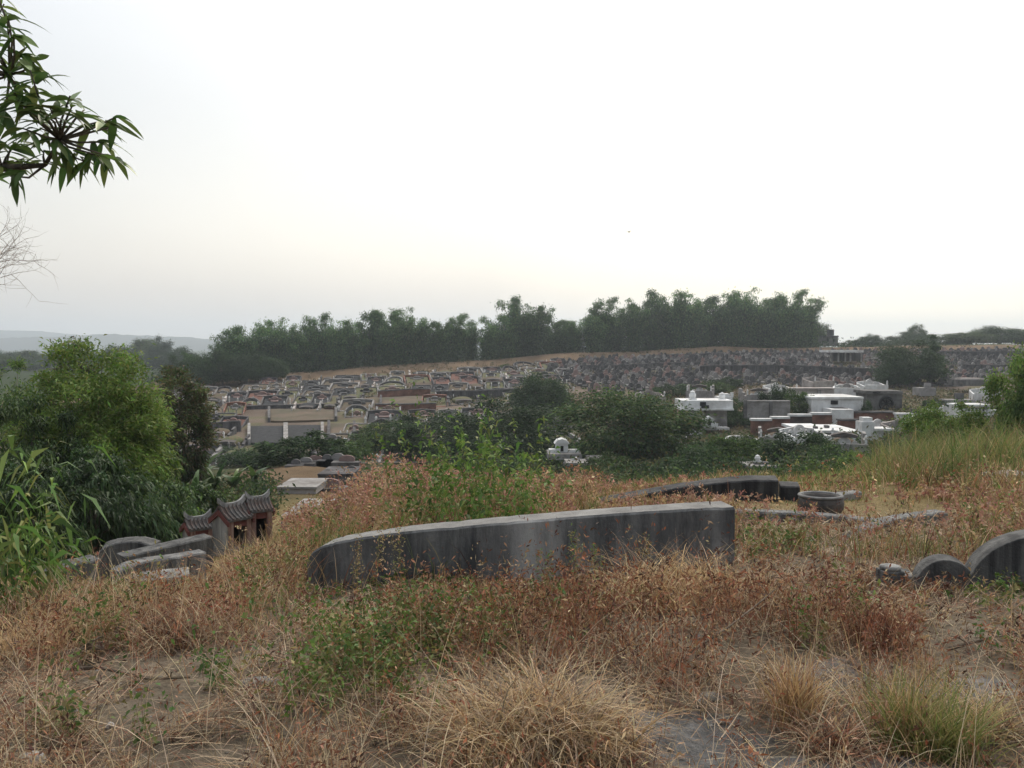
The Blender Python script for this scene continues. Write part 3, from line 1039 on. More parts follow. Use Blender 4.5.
def grave_kit(layout, wallm, bedm, stonem, w=4.6, d=6.0):
    """parts of one walled grave; local y points up the slope"""
    K = []
    hw = w / 2
    K.append(('front_wall', MB().box((0, -d / 2, -.15), (w, .3, 1.5)).mesh('front_wall', M[wallm])))
    if layout == 0:
        pts = [(-hw, -d / 2 + .17), (-hw, -.6)] + [(hw * math.cos(a), -.6 + d * .55 * math.sin(a)) for a in np.linspace(PI, 0, 13)[1:-1]] + [(hw, -.6), (hw, -d / 2 + .17)]
        zt = [.35, .5] + [.5 + .28 * math.sin(a) for a in np.linspace(PI, 0, 13)[1:-1]] + [.5, .35]
        K.append(('enclosure_wall', wall_sweep(pts, zt, .28).mesh('enclosure_wall', M[wallm])))
        K.append(('mound', MB().lathe([(w * .4, -.3), (w * .37, .12), (w * .28, .36), (w * .15, .5), (.02, .55)], 14, (0, .5, 0)).mesh('mound', M[bedm], smooth=True)))
    elif layout == 1:
        for s in (-1, 1):
            K.append(('side_wall', wall_sweep([(s * hw, -d / 2 + .17), (s * hw, 0), (s * hw, d / 2 - .17)], [.4, .5, .6], .25).mesh('side_wall', M[wallm])))
        K.append(('back_wall', wall_sweep([(-hw, d / 2), (0, d / 2), (hw, d / 2)], [.7, .95, .7], .3).mesh('back_wall', M[wallm])))
        K.append(('bed', MB().box((0, .4, -.1), (w - .6, d - 1.6, .5)).mesh('bed', M[bedm])))
    elif layout == 2:
        for s in (-1, 1):
            mb = MB()
            for k in range(3):
                mb.box((s * (hw - .1 + .02 * k), -d / 2 + .9 + k * 1.55, -.2 + .16 * k), (.4 - .03 * k, 1.5, 1.2 + .3 * k))
            K.append(('stepped_arm', mb.mesh('stepped_arm', M[wallm])))
        K.append(('mound', MB().lathe([(w * .36, -.3), (w * .34, .2), (w * .25, .5), (w * .12, .66), (.02, .7)], 14, (0, 1.0, 0)).mesh('mound', M[bedm], smooth=True)))
        K.append(('roof', MB().prism([(-1.1, .98), (1.1, .98), (1.25, 1.12), (.9, 1.22), (0, 1.36), (-.9, 1.22), (-1.25, 1.12)], -1.55, -.75).mesh('roof', M['rooftile'])))
    else:
        K.append(('kerb', wall_sweep([(-hw, -d / 2 + .17), (-hw, d / 2 - .3), (-hw + .5, d / 2), (hw - .5, d / 2), (hw, d / 2 - .3), (hw, -d / 2 + .17)], .28, .24).mesh('kerb', M[wallm])))
        K.append(('bed', MB().box((0, .2, -.15), (w - .5, d - .9, .5)).mesh('bed', M[bedm])))
    ys_ = {0: -1.3, 1: 1.5, 2: -1.15, 3: .8}[layout]
    K.append(('headstone', MB().prism(arch_poly(1.3, 1.15 if layout != 2 else .95), ys_ - .14, ys_ + .14).mesh('headstone', M[stonem])))
    for s in (-1, 1):
        K.append(('shoulder_stone', MB().prism([(x + s * .98, z) for x, z in arch_poly(.6, .72, 6)], ys_ - .1, ys_ + .1).mesh('shoulder_stone', M[stonem])))
    K.append(('altar', MB().box((0, ys_ - .6, .05), (1.2, .5, .5)).box((0, ys_ - .6, .33), (1.4, .62, .07)).mesh('altar', M[stonem])))
    K.append(('forecourt', MB().box((0, -d / 2 + .75, -.1), (w - .7, 1.1, .34)).mesh('forecourt', M['gravel' if layout % 2 else 'far_grey'])))
    return K


WALLS = {'far_grey': 'grey', 'far_pale': 'pale', 'far_dark': 'sooty', 'brick': 'brick', 'pinkwhite': 'pinkish'}
BEDS = {'bed_green': 'green turf', 'earth': 'bare brown earth', 'gravel': 'grey gravel', 'redtile': 'red tiles'}
LAY = ['horseshoe', 'square', 'stepped', 'kerbed']
combo = []
for lay, wl, bd, st in ((0, 'far_grey', 'bed_green', 'pink'), (0, 'far_pale', 'bed_green', 'far_grey'), (0, 'far_dark', 'earth', 'far_pale'), (0, 'far_grey', 'gravel', 'redtile'),
                        (1, 'far_grey', 'gravel', 'pink'), (1, 'far_pale', 'earth', 'far_grey'), (1, 'brick', 'bed_green', 'far_pale'), (1, 'far_dark', 'redtile', 'pink'),
                        (2, 'far_pale', 'bed_green', 'redtile'), (2, 'far_grey', 'earth', 'pink'), (2, 'pinkwhite', 'gravel', 'far_grey'), (2, 'far_dark', 'bed_green', 'far_pale'),
                        (3, 'far_grey', 'earth', 'far_pale'), (3, 'far_pale', 'bed_green', 'pink'), (3, 'far_dark', 'gravel', 'far_grey'), (3, 'far_grey', 'bed_green', 'far_dark')):
    combo.append((grave_kit(lay, wl, bd, st), post_mesh(M['white' if wl in ('far_pale', 'far_grey', 'pinkwhite') else 'far_pale']), '%s grave with %s walls and a bed of %s' % (LAY[lay], WALLS[wl], BEDS[bd]), lay))
GR = []
rng = np.random.default_rng(55)
ROWN = 15
# plots that the photo shows empty or paved: px range, Y range
HOLES = [(236, 345, 98, 112.5), (376, 430, 112, 124), (236, 330, 84, 99)]
for r in range(ROWN):
    Y0 = 75 + 5.6 * r
    px = 168 + rng.uniform(0, 12)
    while px < 560:
        top = float(ridge_y(px)) - 13
        Y = Y0 + (top - 130) * r / 14 * .8 + rng.uniform(-.5, .5)
        wd = rng.choice([2.3, 2.7, 3.1, 3.9]) / 4.6
        step = 4.75 * wd / Y * FPX
        cx = px + step / 2
        px += step + (rng.uniform(0, 9) if rng.random() < .25 else 0)
        if Y > top + 3 or any(a < cx < b and c < Y < d for a, b, c, d in HOLES):
            continue
        x = (cx - 512) / FPX * Y
        z = tz(x, Y)
        i = rng.choice(len(combo), p=np.array([.35] * 4 + [1.3] * 4 + [.8] * 4 + [1.5] * 4) / 15.8)
        if rng.random() < .07:
            continue
        kit, post, lab, lay = combo[i]
        t = thing('hillside_grave', (x, Y, z + .1), lab, 'grave', 'walled graves in rows on the far slope', (slope_frame(x, Y) + .15, 0, rng.uniform(-.12, .12) + .10))
        sc = wd
        t.scale = (sc, .8, rng.uniform(.36, .56))
        for n, me in kit:
            link(n, me, t)
        for sx in ((-1, 1) if rng.random() < .5 else (-1, -.4, .4, 1)):
            link('post', post, t, (sx * 2.25, -3.0, .35)).scale = (1, 1, rng.uniform(.9, 1.7))
        t['row'] = r
        t['lay'] = lab
        GR.append(t)

# the crowded headstones under the bamboo on the right
HS = []
hs_mesh = []
for st in ('far_grey', 'far_pale', 'pink', 'far_dark', 'far_grey', 'far_pale', 'far_dark', 'far_grey'):
    for v in range(2):
        mb = MB()
        mb.prism(arch_poly(.95, 1.0 + .25 * v, 6, .6), .55, .8)
        mb.box((0, -.3, 0), (1.3, 1.9, .5))
        for s in (-1, 1):
            mb.box((s * .72, -.25, .1), (.14, 2.0, .75 + .2 * v))
            mb.box((s * .72, -1.25, .25), (.18, .18, 1.1))
        hs_mesh.append((mb.mesh('row_headstone', M[st]), st))
rest = MB()
cand = []
for r in range(38):
    Y0 = 121 + 2.1 * r
    px = 545 + rng.uniform(0, 8)
    while px < 1060:
        Y = Y0 + (float(ridge_y(px)) - 190) * (r / 38) + rng.uniform(-.12, .12)
        top = float(ridge_y(px)) - 9
        step = rng.choice([1.0, 1.2, 1.5, 2.2]) / Y * FPX
        cx = px + step / 2
        px += step * (1 if rng.random() < .85 else 1.8)
        if Y > top or Y < np.interp(cx, [545, 600, 650, 700, 740, 900, 1060], [146, 118, 108, 110, 116, 116, 124]):
            continue
        if 828 < cx < 868 and 150 < Y < 168:
            continue
        x = (cx - 512) / FPX * Y
        cand.append((x, Y, tz(x, Y) + .05, slope_frame(x, Y), rng.uniform(-.07, .07) + .08, int(rng.integers(0, len(hs_mesh))), cx))
rng.shuffle(cand)
cand = [tuple(c_) for c_ in cand]
cand.sort(key=lambda c_: c_[1])
STN = {'far_grey': 'grey', 'far_pale': 'pale grey', 'pink': 'reddish', 'far_dark': 'dark', 'white': 'white'}
for k, (x, Y, z, sl_, rz, i, cx) in enumerate(cand):
    i = int(i)
    if k < 520:
        o = link('row_headstone', hs_mesh[i][0])
        o.location = (x, Y, z)
        o.rotation_euler = (sl_, 0, rz)
        s_ = .55 + .3 * ((k * 13) % 7) / 7
        o.scale = (s_, s_, s_ * (1 + .25 * ((k * 7) % 5) / 5))
        tag(o, 'HS', 'headstone', 'crowded headstones on the right of the far slope')
        o['st'] = STN[hs_mesh[i][1]]
        HS.append(o)
    else:
        mm = Matrix.LocRotScale(Vector((x, Y, z)), Matrix.Rotation(rz, 3, 'Z') @ Matrix.Rotation(sl_, 3, 'X'), Vector((.62, .7, .62 + .06 * (k % 6))))
        rest.mat = getattr(rest, 'mat', []) + [i] * len(hs_mesh[i][0].polygons)
        rest.add([mm @ v.co for v in hs_mesh[i][0].vertices], [tuple(p_.vertices) for p_ in hs_mesh[i][0].polygons])
me = bpy.data.meshes.new('crowded_headstones')
me.from_pydata(rest.V, [], rest.F)
for msh, st in hs_mesh:
    me.materials.append(M[st])
me.polygons.foreach_set('material_index', rest.mat)
tag(link('crowded_headstones', me), 'dense mass of tiny pale headstones high on the far slope', 'headstones', None, 'stuff')


# retaining walls that hold the terraces
def ret_wall(px0, px1, Y0, Y1, h, mat, label, up=.3, cap=None):
    n = 12
    pts, zt = [], []
    P = []
    for t in np.linspace(0, 1, n):
        px = px0 + (px1 - px0) * t
        Y = Y0 + (Y1 - Y0) * t
        x = (px - 512) / FPX * Y
        P.append((x, Y, tz(x, Y)))
    base = P[0]
    t = thing('retaining_wall', base, label, 'retaining wall', 'terrace walls on the far slope')
    for nm, th, za, zb, mt in (('wall', .4, -1.0, up, mat), ('coping', .55, up + .003, up + .13, cap or 'far_grey')):
        mb = MB()
        rings = []
        for i, p in enumerate(P):
            z = p[2] + h - .5
            rings.append([(p[0], p[1] - th / 2, z + (za if nm == 'coping' else -h - .3)), (p[0], p[1] + th / 2, z + (za if nm == 'coping' else -h - .3)), (p[0], p[1] + th / 2, z + zb), (p[0], p[1] - th / 2, z + zb)])
        mb.sweep(rings).build(nm, M[mt], t)
    return t


for a in [(246, 338, 114, 115, .55, 'far_dark', 'long dark retaining wall above the bare brown plot'),
          (196, 240, 95, 96, 1.2, 'far_dark', 'short dark retaining wall left of the grey sloped plots'),
          (375, 436, 111, 112, .9, 'brick', 'reddish retaining wall under the smaller bare earth plot'),
          (378, 430, 125, 126, 1.0, 'brick', 'reddish retaining wall above the smaller bare earth plot'),
          (436, 520, 121, 122, 1.2, 'far_dark', 'dark retaining wall left of the narrow dark tree'),
          (580, 700, 150, 150, 1.0, 'far_dark', 'dark retaining wall through the crowded headstones'),
          (700, 890, 137, 134, 1.5, 'far_dark', 'long dark retaining wall below the roofed shelter'),
          (960, 1060, 142, 142, 1.2, 'far_dark', 'dark retaining wall right of the large dark tree'),
          (640, 790, 172, 172, .9, 'far_dark', 'dark retaining wall near the top of the headstone slope'),
          (940, 1060, 168, 170, 1.4, 'far_dark', 'uppermost dark retaining wall on the right slope')]:
    ret_wall(*a)


# sloped grey plots and bare earth plots on the left
def slope_plot(px0, px1, Y0, Y1, mat, label, edge='far_grey', name='sloped_plot', cat='grave plot', lift=.22):
    P = [[((px0 + (px1 - px0) * a - 512) / FPX * Y, Y) for a in np.linspace(0, 1, 6)] for Y in np.linspace(Y0, Y1, 6)]
    base = ((px0 + px1) / 2 - 512) / FPX * Y0
    t = thing(name, (base, Y0, tz(base, Y0)), label, cat, 'open plots on the far slope')
    V = [(x, y, tz(x, y) + lift) for row in P for x, y in row]
    V += [(x, y, tz(x, y) - .6) for row in P for x, y in row]
    F = []
    for k in (0, 36):
        for i in range(5):
            for j in range(5):
                q = [k + i * 6 + j, k + i * 6 + j + 1, k + (i + 1) * 6 + j + 1, k + (i + 1) * 6 + j]
                F.append(q if k == 0 else q[::-1])
    for i in range(5):
        for (a, b_) in ((i, i + 1), (30 + i + 1, 30 + i), ((i + 1) * 6, i * 6), (i * 6 + 5, (i + 1) * 6 + 5)):
            F.append((b_, a, a + 36, b_ + 36))
    mb = MB()
    mb.add(V, F)
    mb.build('surface', M[mat], t)
    for side in (0, 5):
        rings = []
        for row in P:
            x, y = row[side]
            z = tz(x, y)
            o_ = -.18 if side == 0 else .18
            rings.append([(x - .15 + o_, y, z - .5), (x + .15 + o_, y, z - .5), (x + .15 + o_, y, z + .55), (x - .15 + o_, y, z + .55)])
        MB().sweep(rings).build('edge_wall', M[edge], t)
    return t


slope_plot(250, 284, 87, 98, 'gravel', 'left of two dark grey paved plots sloping side by side', 'far_pale')
slope_plot(286, 320, 87, 98, 'gravel', 'right of two dark grey paved plots sloping side by side', 'far_pale')
slope_plot(270, 334, 102, 112, 'earth', 'large bare brown earth plot above the grey paved plots', 'far_grey')
slope_plot(382, 426, 113, 123, 'earth', 'smaller bare brown earth plot in the middle of the graves', 'far_dark')
slope_plot(330, 352, 88, 99, 'earth', 'narrow bare earth strip beside the grey paved plots', 'far_dark')
slope_plot(420, 452, 98, 107, 'bed_green', 'green turf plot right above the weeds, below the brown plot', 'far_grey')
slope_plot(186, 214, 104, 113, 'bed_green', 'small green turf plot at the left of the graves', 'far_grey')


# ------------------------------------------------------------------ pale family tombs in the valley on the right
def pbox(mb, px0, px1, pt, pb, Y, dep, dx=0):
    a = W(px0, pt, Y)
    b_ = W(px1, pb, Y)
    mb.box(((a.x + b_.x) / 2, Y + dep / 2, (a.z + b_.z) / 2), (abs(b_.x - a.x), dep, abs(a.z - b_.z)))
    return mb


def block_tomb(name, label, cat, Y, parts, group=None):
    """parts: (part name, material, [(px0, px1, top, bottom, extra distance, depth)])"""
    f = parts[0][2][0]
    base = W((f[0] + f[1]) / 2, f[3], Y)
    t = thing(name, base, label, cat, group)
    for nm, mt, bx in parts:
        one_by_one = nm in ('pier', 'wing', 'window', 'chimney', 'ledge', 'niche')
        for grp in ([[b] for b in bx] if one_by_one else [bx]):
            mb = MB()
            for (a, b_, c_, d_, e_, g_) in grp:
                pbox(mb, a, b_, c_, d_, Y + e_, g_)
            mb.build(nm, M[mt], t)
    return t


def urn_finial(t, px, pt, pb, Y, r, mat, name='finial'):
    z1 = W(px, pt, Y).z
    z0 = W(px, pb, Y).z
    h = z1 - z0
    c_ = W(px, pb, Y)
    mb = MB().box((c_.x, Y, z0 + h * .12), (r * 2, r * 2, h * .24))
    mb.lathe([(r * .7, h * .24), (r * .95, h * .4), (r * .95, h * .62), (r * .6, h * .74), (r * .8, h * .8), (r * .3, h * .93), (.01, h)], 10, (c_.x, Y, z0))
    mb.build(name, M[mat], t)


G = 'pale family tombs in the valley'
t = block_tomb('family_tomb', 'big white two tier tomb with urn finial and brick plinth, left of the weedy mound', 'tomb', 80, [
    ('body', 'far_pale', [(686, 704, 410, 434, 0, 3), (705.5, 727, 410, 429, .6, 3)]),
    ('parapet', 'white', [(682, 733, 400.5, 410, -.2, 3.6), (681, 734, 408.6, 410.4, -.45, 4.1)]),
    ('plinth', 'brick', [(704, 728, 430.5, 444, -.6, 1.5)]),
    ('ledge', 'white', [(686, 704, 432, 435, -1.0, 1.2), (700, 729.5, 427.6, 430.3, -1.1, 1.8)]),
    ('niche', 'black', [(700, 706, 402, 406, -.22, .1), (702, 709, 405.4, 408.3, -.5, .3)])])
urn_finial(t, 692.5, 390, 400.6, 81, .32, 'white')
urn_finial(t, 722, 392, 400.6, 81.5, .3, 'white')
t = block_tomb('house_grave', 'small white house shaped headstone on the ledge of the big white tomb', 'headstone', 78.6, [
    ('body', 'white', [(705, 714, 419.5, 427.4, 0, .5)]), ('wing', 'white', [(701, 704.8, 423, 427.4, .05, .4), (714.2, 718, 423, 427.4, .05, .4)]), ('inscription_panel', 'black', [(708, 711, 421.5, 425.5, -.03, .05)])], G)
MB().prism([(-.5, 0), (.5, 0), (0, .28)], -.1, .6).build('roof', M['white'], t, world=False).location = W(709.5, 419.4, 78.6) - Vector(t.location)
block_tomb('parapet_tomb', 'small white tomb with stepped top behind the big white tomb', 'tomb', 88, [('body', 'white', [(719, 733, 397, 403, 0, 2)]), ('step', 'white', [(722, 730, 394, 396.9, .2, 1.4)]), ('post', 'white', [(731, 733.5, 392.5, 396.9, .1, .3)])], G)
block_tomb('courtyard_wall', 'long pale grey wall below the weedy grass mound', 'wall', 82, [('wall', 'far_pale', [(745, 790, 402, 419, 0, .4)]), ('coping', 'far_pale', [(744.5, 790.5, 400.6, 401.9, -.08, .55)]), ('pier', 'far_grey', [(744, 747, 400, 419, -.2, .18), (770, 772.5, 402, 419, -.2, .18)])], G)
for i, (a, b_, tp, bt, mt, lab) in enumerate([(752, 772, 421, 433, 'brick', 'red brick terrace wall with white coping, leftmost of four in line'), (772.3, 790, 419, 431, 'brick', 'red brick terrace wall in line between brick and sooty walls'),
                                              (790.3, 812, 416.5, 428, 'brickdark', 'sooty dark terrace wall with white coping in the middle of the line'), (812.3, 832, 415, 427, 'brick', 'brick terrace wall with white coping touching the white building')]):
    block_tomb('terrace_wall', lab, 'wall', 76 + i * 1.2, [('wall', mt, [(a, b_, tp, bt + 4, 0, .5)]), ('coping', 'white', [(a - .2, b_ + .2, tp - 2.2, tp - .05, -.12, .8)])], 'terrace walls below the white building')
block_tomb('long_wall', 'long pinkish white wall above the white building', 'wall', 96, [('wall', 'pinkwhite', [(791, 834, 389.5, 398, 0, 1.2)]), ('coping', 'pinkwhite', [(790, 835, 388, 389.4, -.15, 1.6)]), ('pier', 'far_pale', [(791, 794, 389.6, 399, -.3, .28), (818, 821, 389.6, 399, -.3, .28)])], G)
block_tomb('white_building', 'low white flat roofed building with one small dark window', 'building', 84, [('wall', 'white', [(812, 863, 399, 414, 0, 5), (832, 853.5, 409.5, 424, -2.5, 2.4)]), ('parapet', 'white', [(811.4, 863.6, 397, 398.9, -.15, 5.3)]), ('window', 'black', [(831, 838, 400.5, 404.5, -.06, .1)]),
                                                                                                          ('canopy', 'far_dark', [(835, 848, 408.2, 409.4, -1.5, 1.4)])])
block_tomb('terrace_wall', 'reddish brick wall right of the white building', 'wall', 83, [('wall', 'brick', [(854.5, 895, 413, 427, 0, .6)]), ('coping', 'far_grey', [(854, 895.5, 411.4, 412.9, -.1, .8)])], 'terrace walls below the white building')
block_tomb('terrace_wall', 'dark maroon brick wall in front of the white building', 'wall', 72, [('wall', 'brick', [(840, 861, 421, 433, 0, .6)]), ('coping', 'far_dark', [(839.6, 861.4, 419.4, 420.9, -.1, .8)])], 'terrace walls below the white building')
block_tomb('flat_roof_tomb', 'low tomb with broad flat white roof below the terrace walls', 'tomb', 66, [('roof', 'white', [(806, 838, 430.5, 433, -.4, 6)]), ('wall', 'far_pale', [(808, 836, 433.1, 446, 0, 5)]), ('chimney', 'far_grey', [(815, 818, 426.5, 430.4, 1, .5), (826, 829.5, 425.5, 430.4, 1.5, .5)])], G)
block_tomb('flat_roof_tomb', 'low white tomb with flat roof and dark doorway beside the white pillar', 'tomb', 66.5, [('roof', 'white', [(837, 864, 431.5, 434, -.3, 6)]), ('wall', 'far_grey', [(839, 862, 434.1, 448, 0, 5)]), ('doorway', 'black', [(848, 853, 437, 448, -.06, .1)])], G)
t = block_tomb('pillar_tomb', 'tall white stepped pillar at the end of the flat roofs', 'tomb', 64, [('pillar', 'white', [(862, 874, 422, 452, 0, 1.2)]), ('cap', 'white', [(863.5, 872.5, 417.6, 421.9, .2, .8)]), ('wing', 'white', [(874.2, 884, 431, 452, .2, 1), (852, 861.8, 436, 452, .2, .8)]), ('ledge', 'white', [(873.5, 892, 428.6, 430.8, 0, 1.6)])], G)
t = block_tomb('wheel_tomb', 'grey blocky tomb with a dark round wheel ornament under the large tree', 'tomb', 92, [('body', 'far_grey', [(867, 902, 394, 410, 0, 3)]), ('parapet', 'far_grey', [(866, 903, 391, 393.9, -.2, 3.4)]), ('slot', 'black', [(873, 880, 391.9, 393.3, -.24, .1)])], G)
c_ = W(886, 403.5, 91.9)
mb = MB()
mb.sweep([[(c_.x + (.62 + .13 * math.cos(b)) * math.cos(a), c_.y - .1 + .13 * math.sin(b), c_.z + (.62 + .13 * math.cos(b)) * math.sin(a)) for b in np.linspace(0, 2 * PI, 7)[:-1]] for a in np.linspace(0, 2 * PI, 25)], False)
for k in range(4):
    a = k * PI / 4
    mb.tube([(c_.x - .6 * math.cos(a), c_.y - .1, c_.z - .6 * math.sin(a)), (c_.x + .6 * math.cos(a), c_.y - .1, c_.z + .6 * math.sin(a))], .05, 4)
mb.build('wheel_ornament', M['black'], t)
block_tomb('white_wall', 'short white wall right of the brick wall below the large tree', 'wall', 82, [('wall', 'white', [(897, 918, 415, 427, 0, .6)]), ('coping', 'white', [(896.6, 918.4, 413.3, 414.9, -.1, .8)]), ('pier', 'far_dark', [(912.5, 917, 409, 413.2, .1, .4)])], G)
block_tomb('grey_wall', 'grey wall under the trunk of the large dark tree', 'wall', 86, [('wall', 'far_grey', [(918, 962, 415, 430, 0, .6)]), ('coping', 'far_pale', [(917.6, 962.4, 413.6, 414.9, -.1, .8)])], G)
bars = [(967 + 3.6 * k, 968 + 3.6 * k, 408.5, 416, -.1, .09) for k in range(6)] + [(966, 987, 411.5, 412.3, -.12, .1)]
block_tomb('lattice_tomb', 'white lattice fronted tomb at the far right above the grassy bank', 'tomb', 78, [('wall', 'white', [(960, 990, 416.2, 424, 0, 2), (960, 965.5, 406.5, 416.1, 0, 2), (987.5, 990, 406.5, 416.1, 0, 2), (990.2, 1000, 410, 424, .1, 1.6)]), ('recess', 'far_dark', [(965.7, 987.3, 408, 416.1, .5, .1)]), ('lattice', 'white', bars), ('lintel', 'white', [(959.5, 990.5, 404.6, 406.4, -.2, 2.3)])], G)
block_tomb('slab_tomb', 'grey stepped slab tomb between the lattice tomb and the large tree', 'tomb', 90, [('base', 'far_grey', [(942, 985, 404, 412, 0, 3)]), ('slab', 'far_pale', [(948, 975, 400, 403.9, .4, 2)]), ('headstone', 'far_grey', [(956, 964, 393, 399.9, 1.2, .4)])], G)
block_tomb('slab_tomb', 'pale tomb under the trunk of the large tree', 'tomb', 104, [('base', 'far_pale', [(920, 936, 388, 396, 0, 2)]), ('headstone', 'far_pale', [(925, 931, 383, 387.9, .5, .3)])], G)
block_tomb('slab_tomb', 'wide pale slab below the headstones at the right edge', 'tomb', 112, [('base', 'far_grey', [(960, 1002, 380, 386, 0, 3)]), ('slab', 'pinkwhite', [(962, 985, 378.3, 379.9, .3, 2)])], G)
# smaller white and grey family graves stacked between the big ones
vk = [(grave_kit(1, 'white', 'gravel', 'white', 4.2, 4.0), 'white'), (grave_kit(0, 'white', 'bed_green', 'far_pale', 4.2, 4.4), 'white horseshoe'), (grave_kit(2, 'far_pale', 'earth', 'white', 4.2, 4.4), 'pale stepped'), (grave_kit(1, 'pinkwhite', 'redtile', 'far_pale', 4.2, 4.0), 'pinkish red-bedded')]
vpost = post_mesh(M['white'])
for k, (px, py, Y, i, lab) in enumerate([
        (668, 446, 74, 0, 'just left of the big white tomb, low down'), (742, 446, 68, 1, 'below the leftmost brick terrace wall'), (778, 441, 66, 2, 'left of the broad flat white roof'), (756, 398, 92, 2, 'on the weedy mound above the long pale grey wall'),
        (780, 392, 98, 0, 'at the left end of the long pinkish wall'), (846, 391, 100, 1, 'at the right end of the long pinkish wall'), (882, 432, 74, 0, 'below the reddish brick wall, behind the white pillar'), (905, 438, 72, 3, 'right of the white pillar near the bank'),
        (928, 432, 78, 1, 'below the grey wall under the large tree'), (948, 424, 84, 0, 'left of the lattice fronted tomb'), (1004, 412, 86, 2, 'right of the lattice fronted tomb'), (985, 396, 100, 0, 'behind the lattice fronted tomb'),
        (872, 388, 106, 0, 'above the wheel tomb'), (818, 384, 108, 3, 'above the long pinkish wall, in its middle'), (700, 394, 96, 2, 'directly behind the urn finial of the big white tomb'), (650, 400, 92, 3, 'above the crown of the broad olive tree'),
        (806, 440, 62, 0, 'in front of the broad flat white roof'), (843, 448, 56, 2, 'at the foot of the white pillar')]):
    kit, nm = vk[i]
    p = W(px, py, Y)
    z = max(p.z, tz(p.x, Y) - .1)
    t = thing('family_grave', (p.x, Y, z), '%s family grave %s' % (nm, lab), 'grave', 'small family graves on the right of the valley', (.06, 0, .3 * math.sin(k * 2.1)))
    t.scale = (.62, .62, .8)
    for n_, me in kit:
        link(n_, me, t)
    for sx in (-1, 1):
        link('post', vpost, t, (sx * 1.9, -2.0, .3)).scale = (1, 1, .7)
# roofed shelter among the headstones
t = block_tomb('roofed_shelter', 'open roofed shelter with pale roof edge among the headstones', 'shelter', 158, [('back_wall', 'far_dark', [(832, 863, 353, 361.5, 3.5, .3)]), ('roof', 'white', [(829, 863.5, 350.2, 352.4, -.5, 5)])])
for px in (831, 838, 845, 850, 861):
    pbox(MB(), px, px + 1.3, 352.85, 362, 158, .22).build('post', M['far_pale'], t)
# ridge hut
t = block_tomb('ridge_hut', 'small grey hut with a little tower on the ridge beyond the bamboo', 'hut', 214, [('wall', 'far_grey', [(824, 838, 337, 346, 0, 4)]), ('roof', 'far_dark', [(823.3, 838.7, 335.6, 336.9, -.4, 4.8)]), ('tower', 'far_dark', [(829, 834, 329.5, 335.5, .5, 1.3)]), ('window', 'black', [(827, 829, 339, 341.5, -.05, .1), (833, 835, 339, 341.5, -.05, .1)])])
# small graves seen between the valley trees
t = block_tomb('shrine_grave', 'little white shrine grave with dark niche left of the broad olive tree', 'grave', 58, [
    ('body', 'white', [(556, 568, 444, 454, 0, 1)]), ('wing', 'white', [(549, 555.8, 449.5, 456, -.2, .7), (568.2, 579, 450, 456, -.2, .7)]), ('base', 'far_pale', [(548, 582, 454.2, 460, -1, 2.5)]), ('niche', 'black', [(560.5, 563.5, 446, 451.5, -.03, .05)])])
MB().prism([(-.48, 0), (.48, 0), (.3, .22), (0, .32), (-.3, .22)], -.08, 1.05).build('roof', M['white'], t, world=False).location = W(562, 443.9, 58) - Vector(t.location)
block_tomb('slab_grave', 'pale flat slab grave below the little white shrine grave', 'grave', 54, [('slab', 'far_pale', [(566, 588, 463, 466, 0, 2)]), ('headstone', 'white', [(572, 578, 457.5, 462.9, 1.2, .3)]), ('base', 'far_grey', [(565, 589, 466.1, 474, 0, 2)])], 'slab graves between the valley trees')
block_tomb('slab_grave', 'grey slab grave under the broad olive tree', 'grave', 55, [('slab', 'far_grey', [(588, 606, 459, 461.5, 0, 2)]), ('base', 'far_pale', [(589, 605, 461.6, 468, 0, 2)])], 'slab graves between the valley trees')
block_tomb('slab_grave', 'pale stepped slab grave between the olive tree and the dark shrubs', 'grave', 52, [('slab', 'far_pale', [(688, 712, 459, 463, 0, 2)]), ('headstone', 'far_pale', [(697, 708, 453, 458.9, 1, .4)]), ('base', 'white', [(694, 718, 470, 475, -1.5, 1.2), (690, 712, 463.1, 474, 0, 2)])], 'slab graves between the valley trees')
t = block_tomb('finial_grave', 'small grave with a pale rounded finial before the dark shrubs', 'grave', 46, [('base', 'far_grey', [(750, 776, 468, 482, 0, 1.6)]), ('ledge', 'far_pale', [(749, 777, 466.2, 467.9, -.15, 1.9)]), ('stone', 'far_grey', [(755, 770, 462.5, 466.1, .5, .5)])])
urn_finial(t, 757.5, 454.5, 462.4, 46.75, .16, 'white')

# ------------------------------------------------------------------ graves on the spur, left middle
def slab_at(name, label, cat, px0, px1, pt, pb, Y, dep, mat, group=None, cap=None):
    t = block_tomb(name, label, cat, Y, [('body', mat, [(px0, px1, pt, pb, 0, dep)])] + ([('coping', cap, [(px0 - .6, px1 + .6, pt - 2, pt - .05, -.06, dep + .12)])] if cap else []), group)
    return t


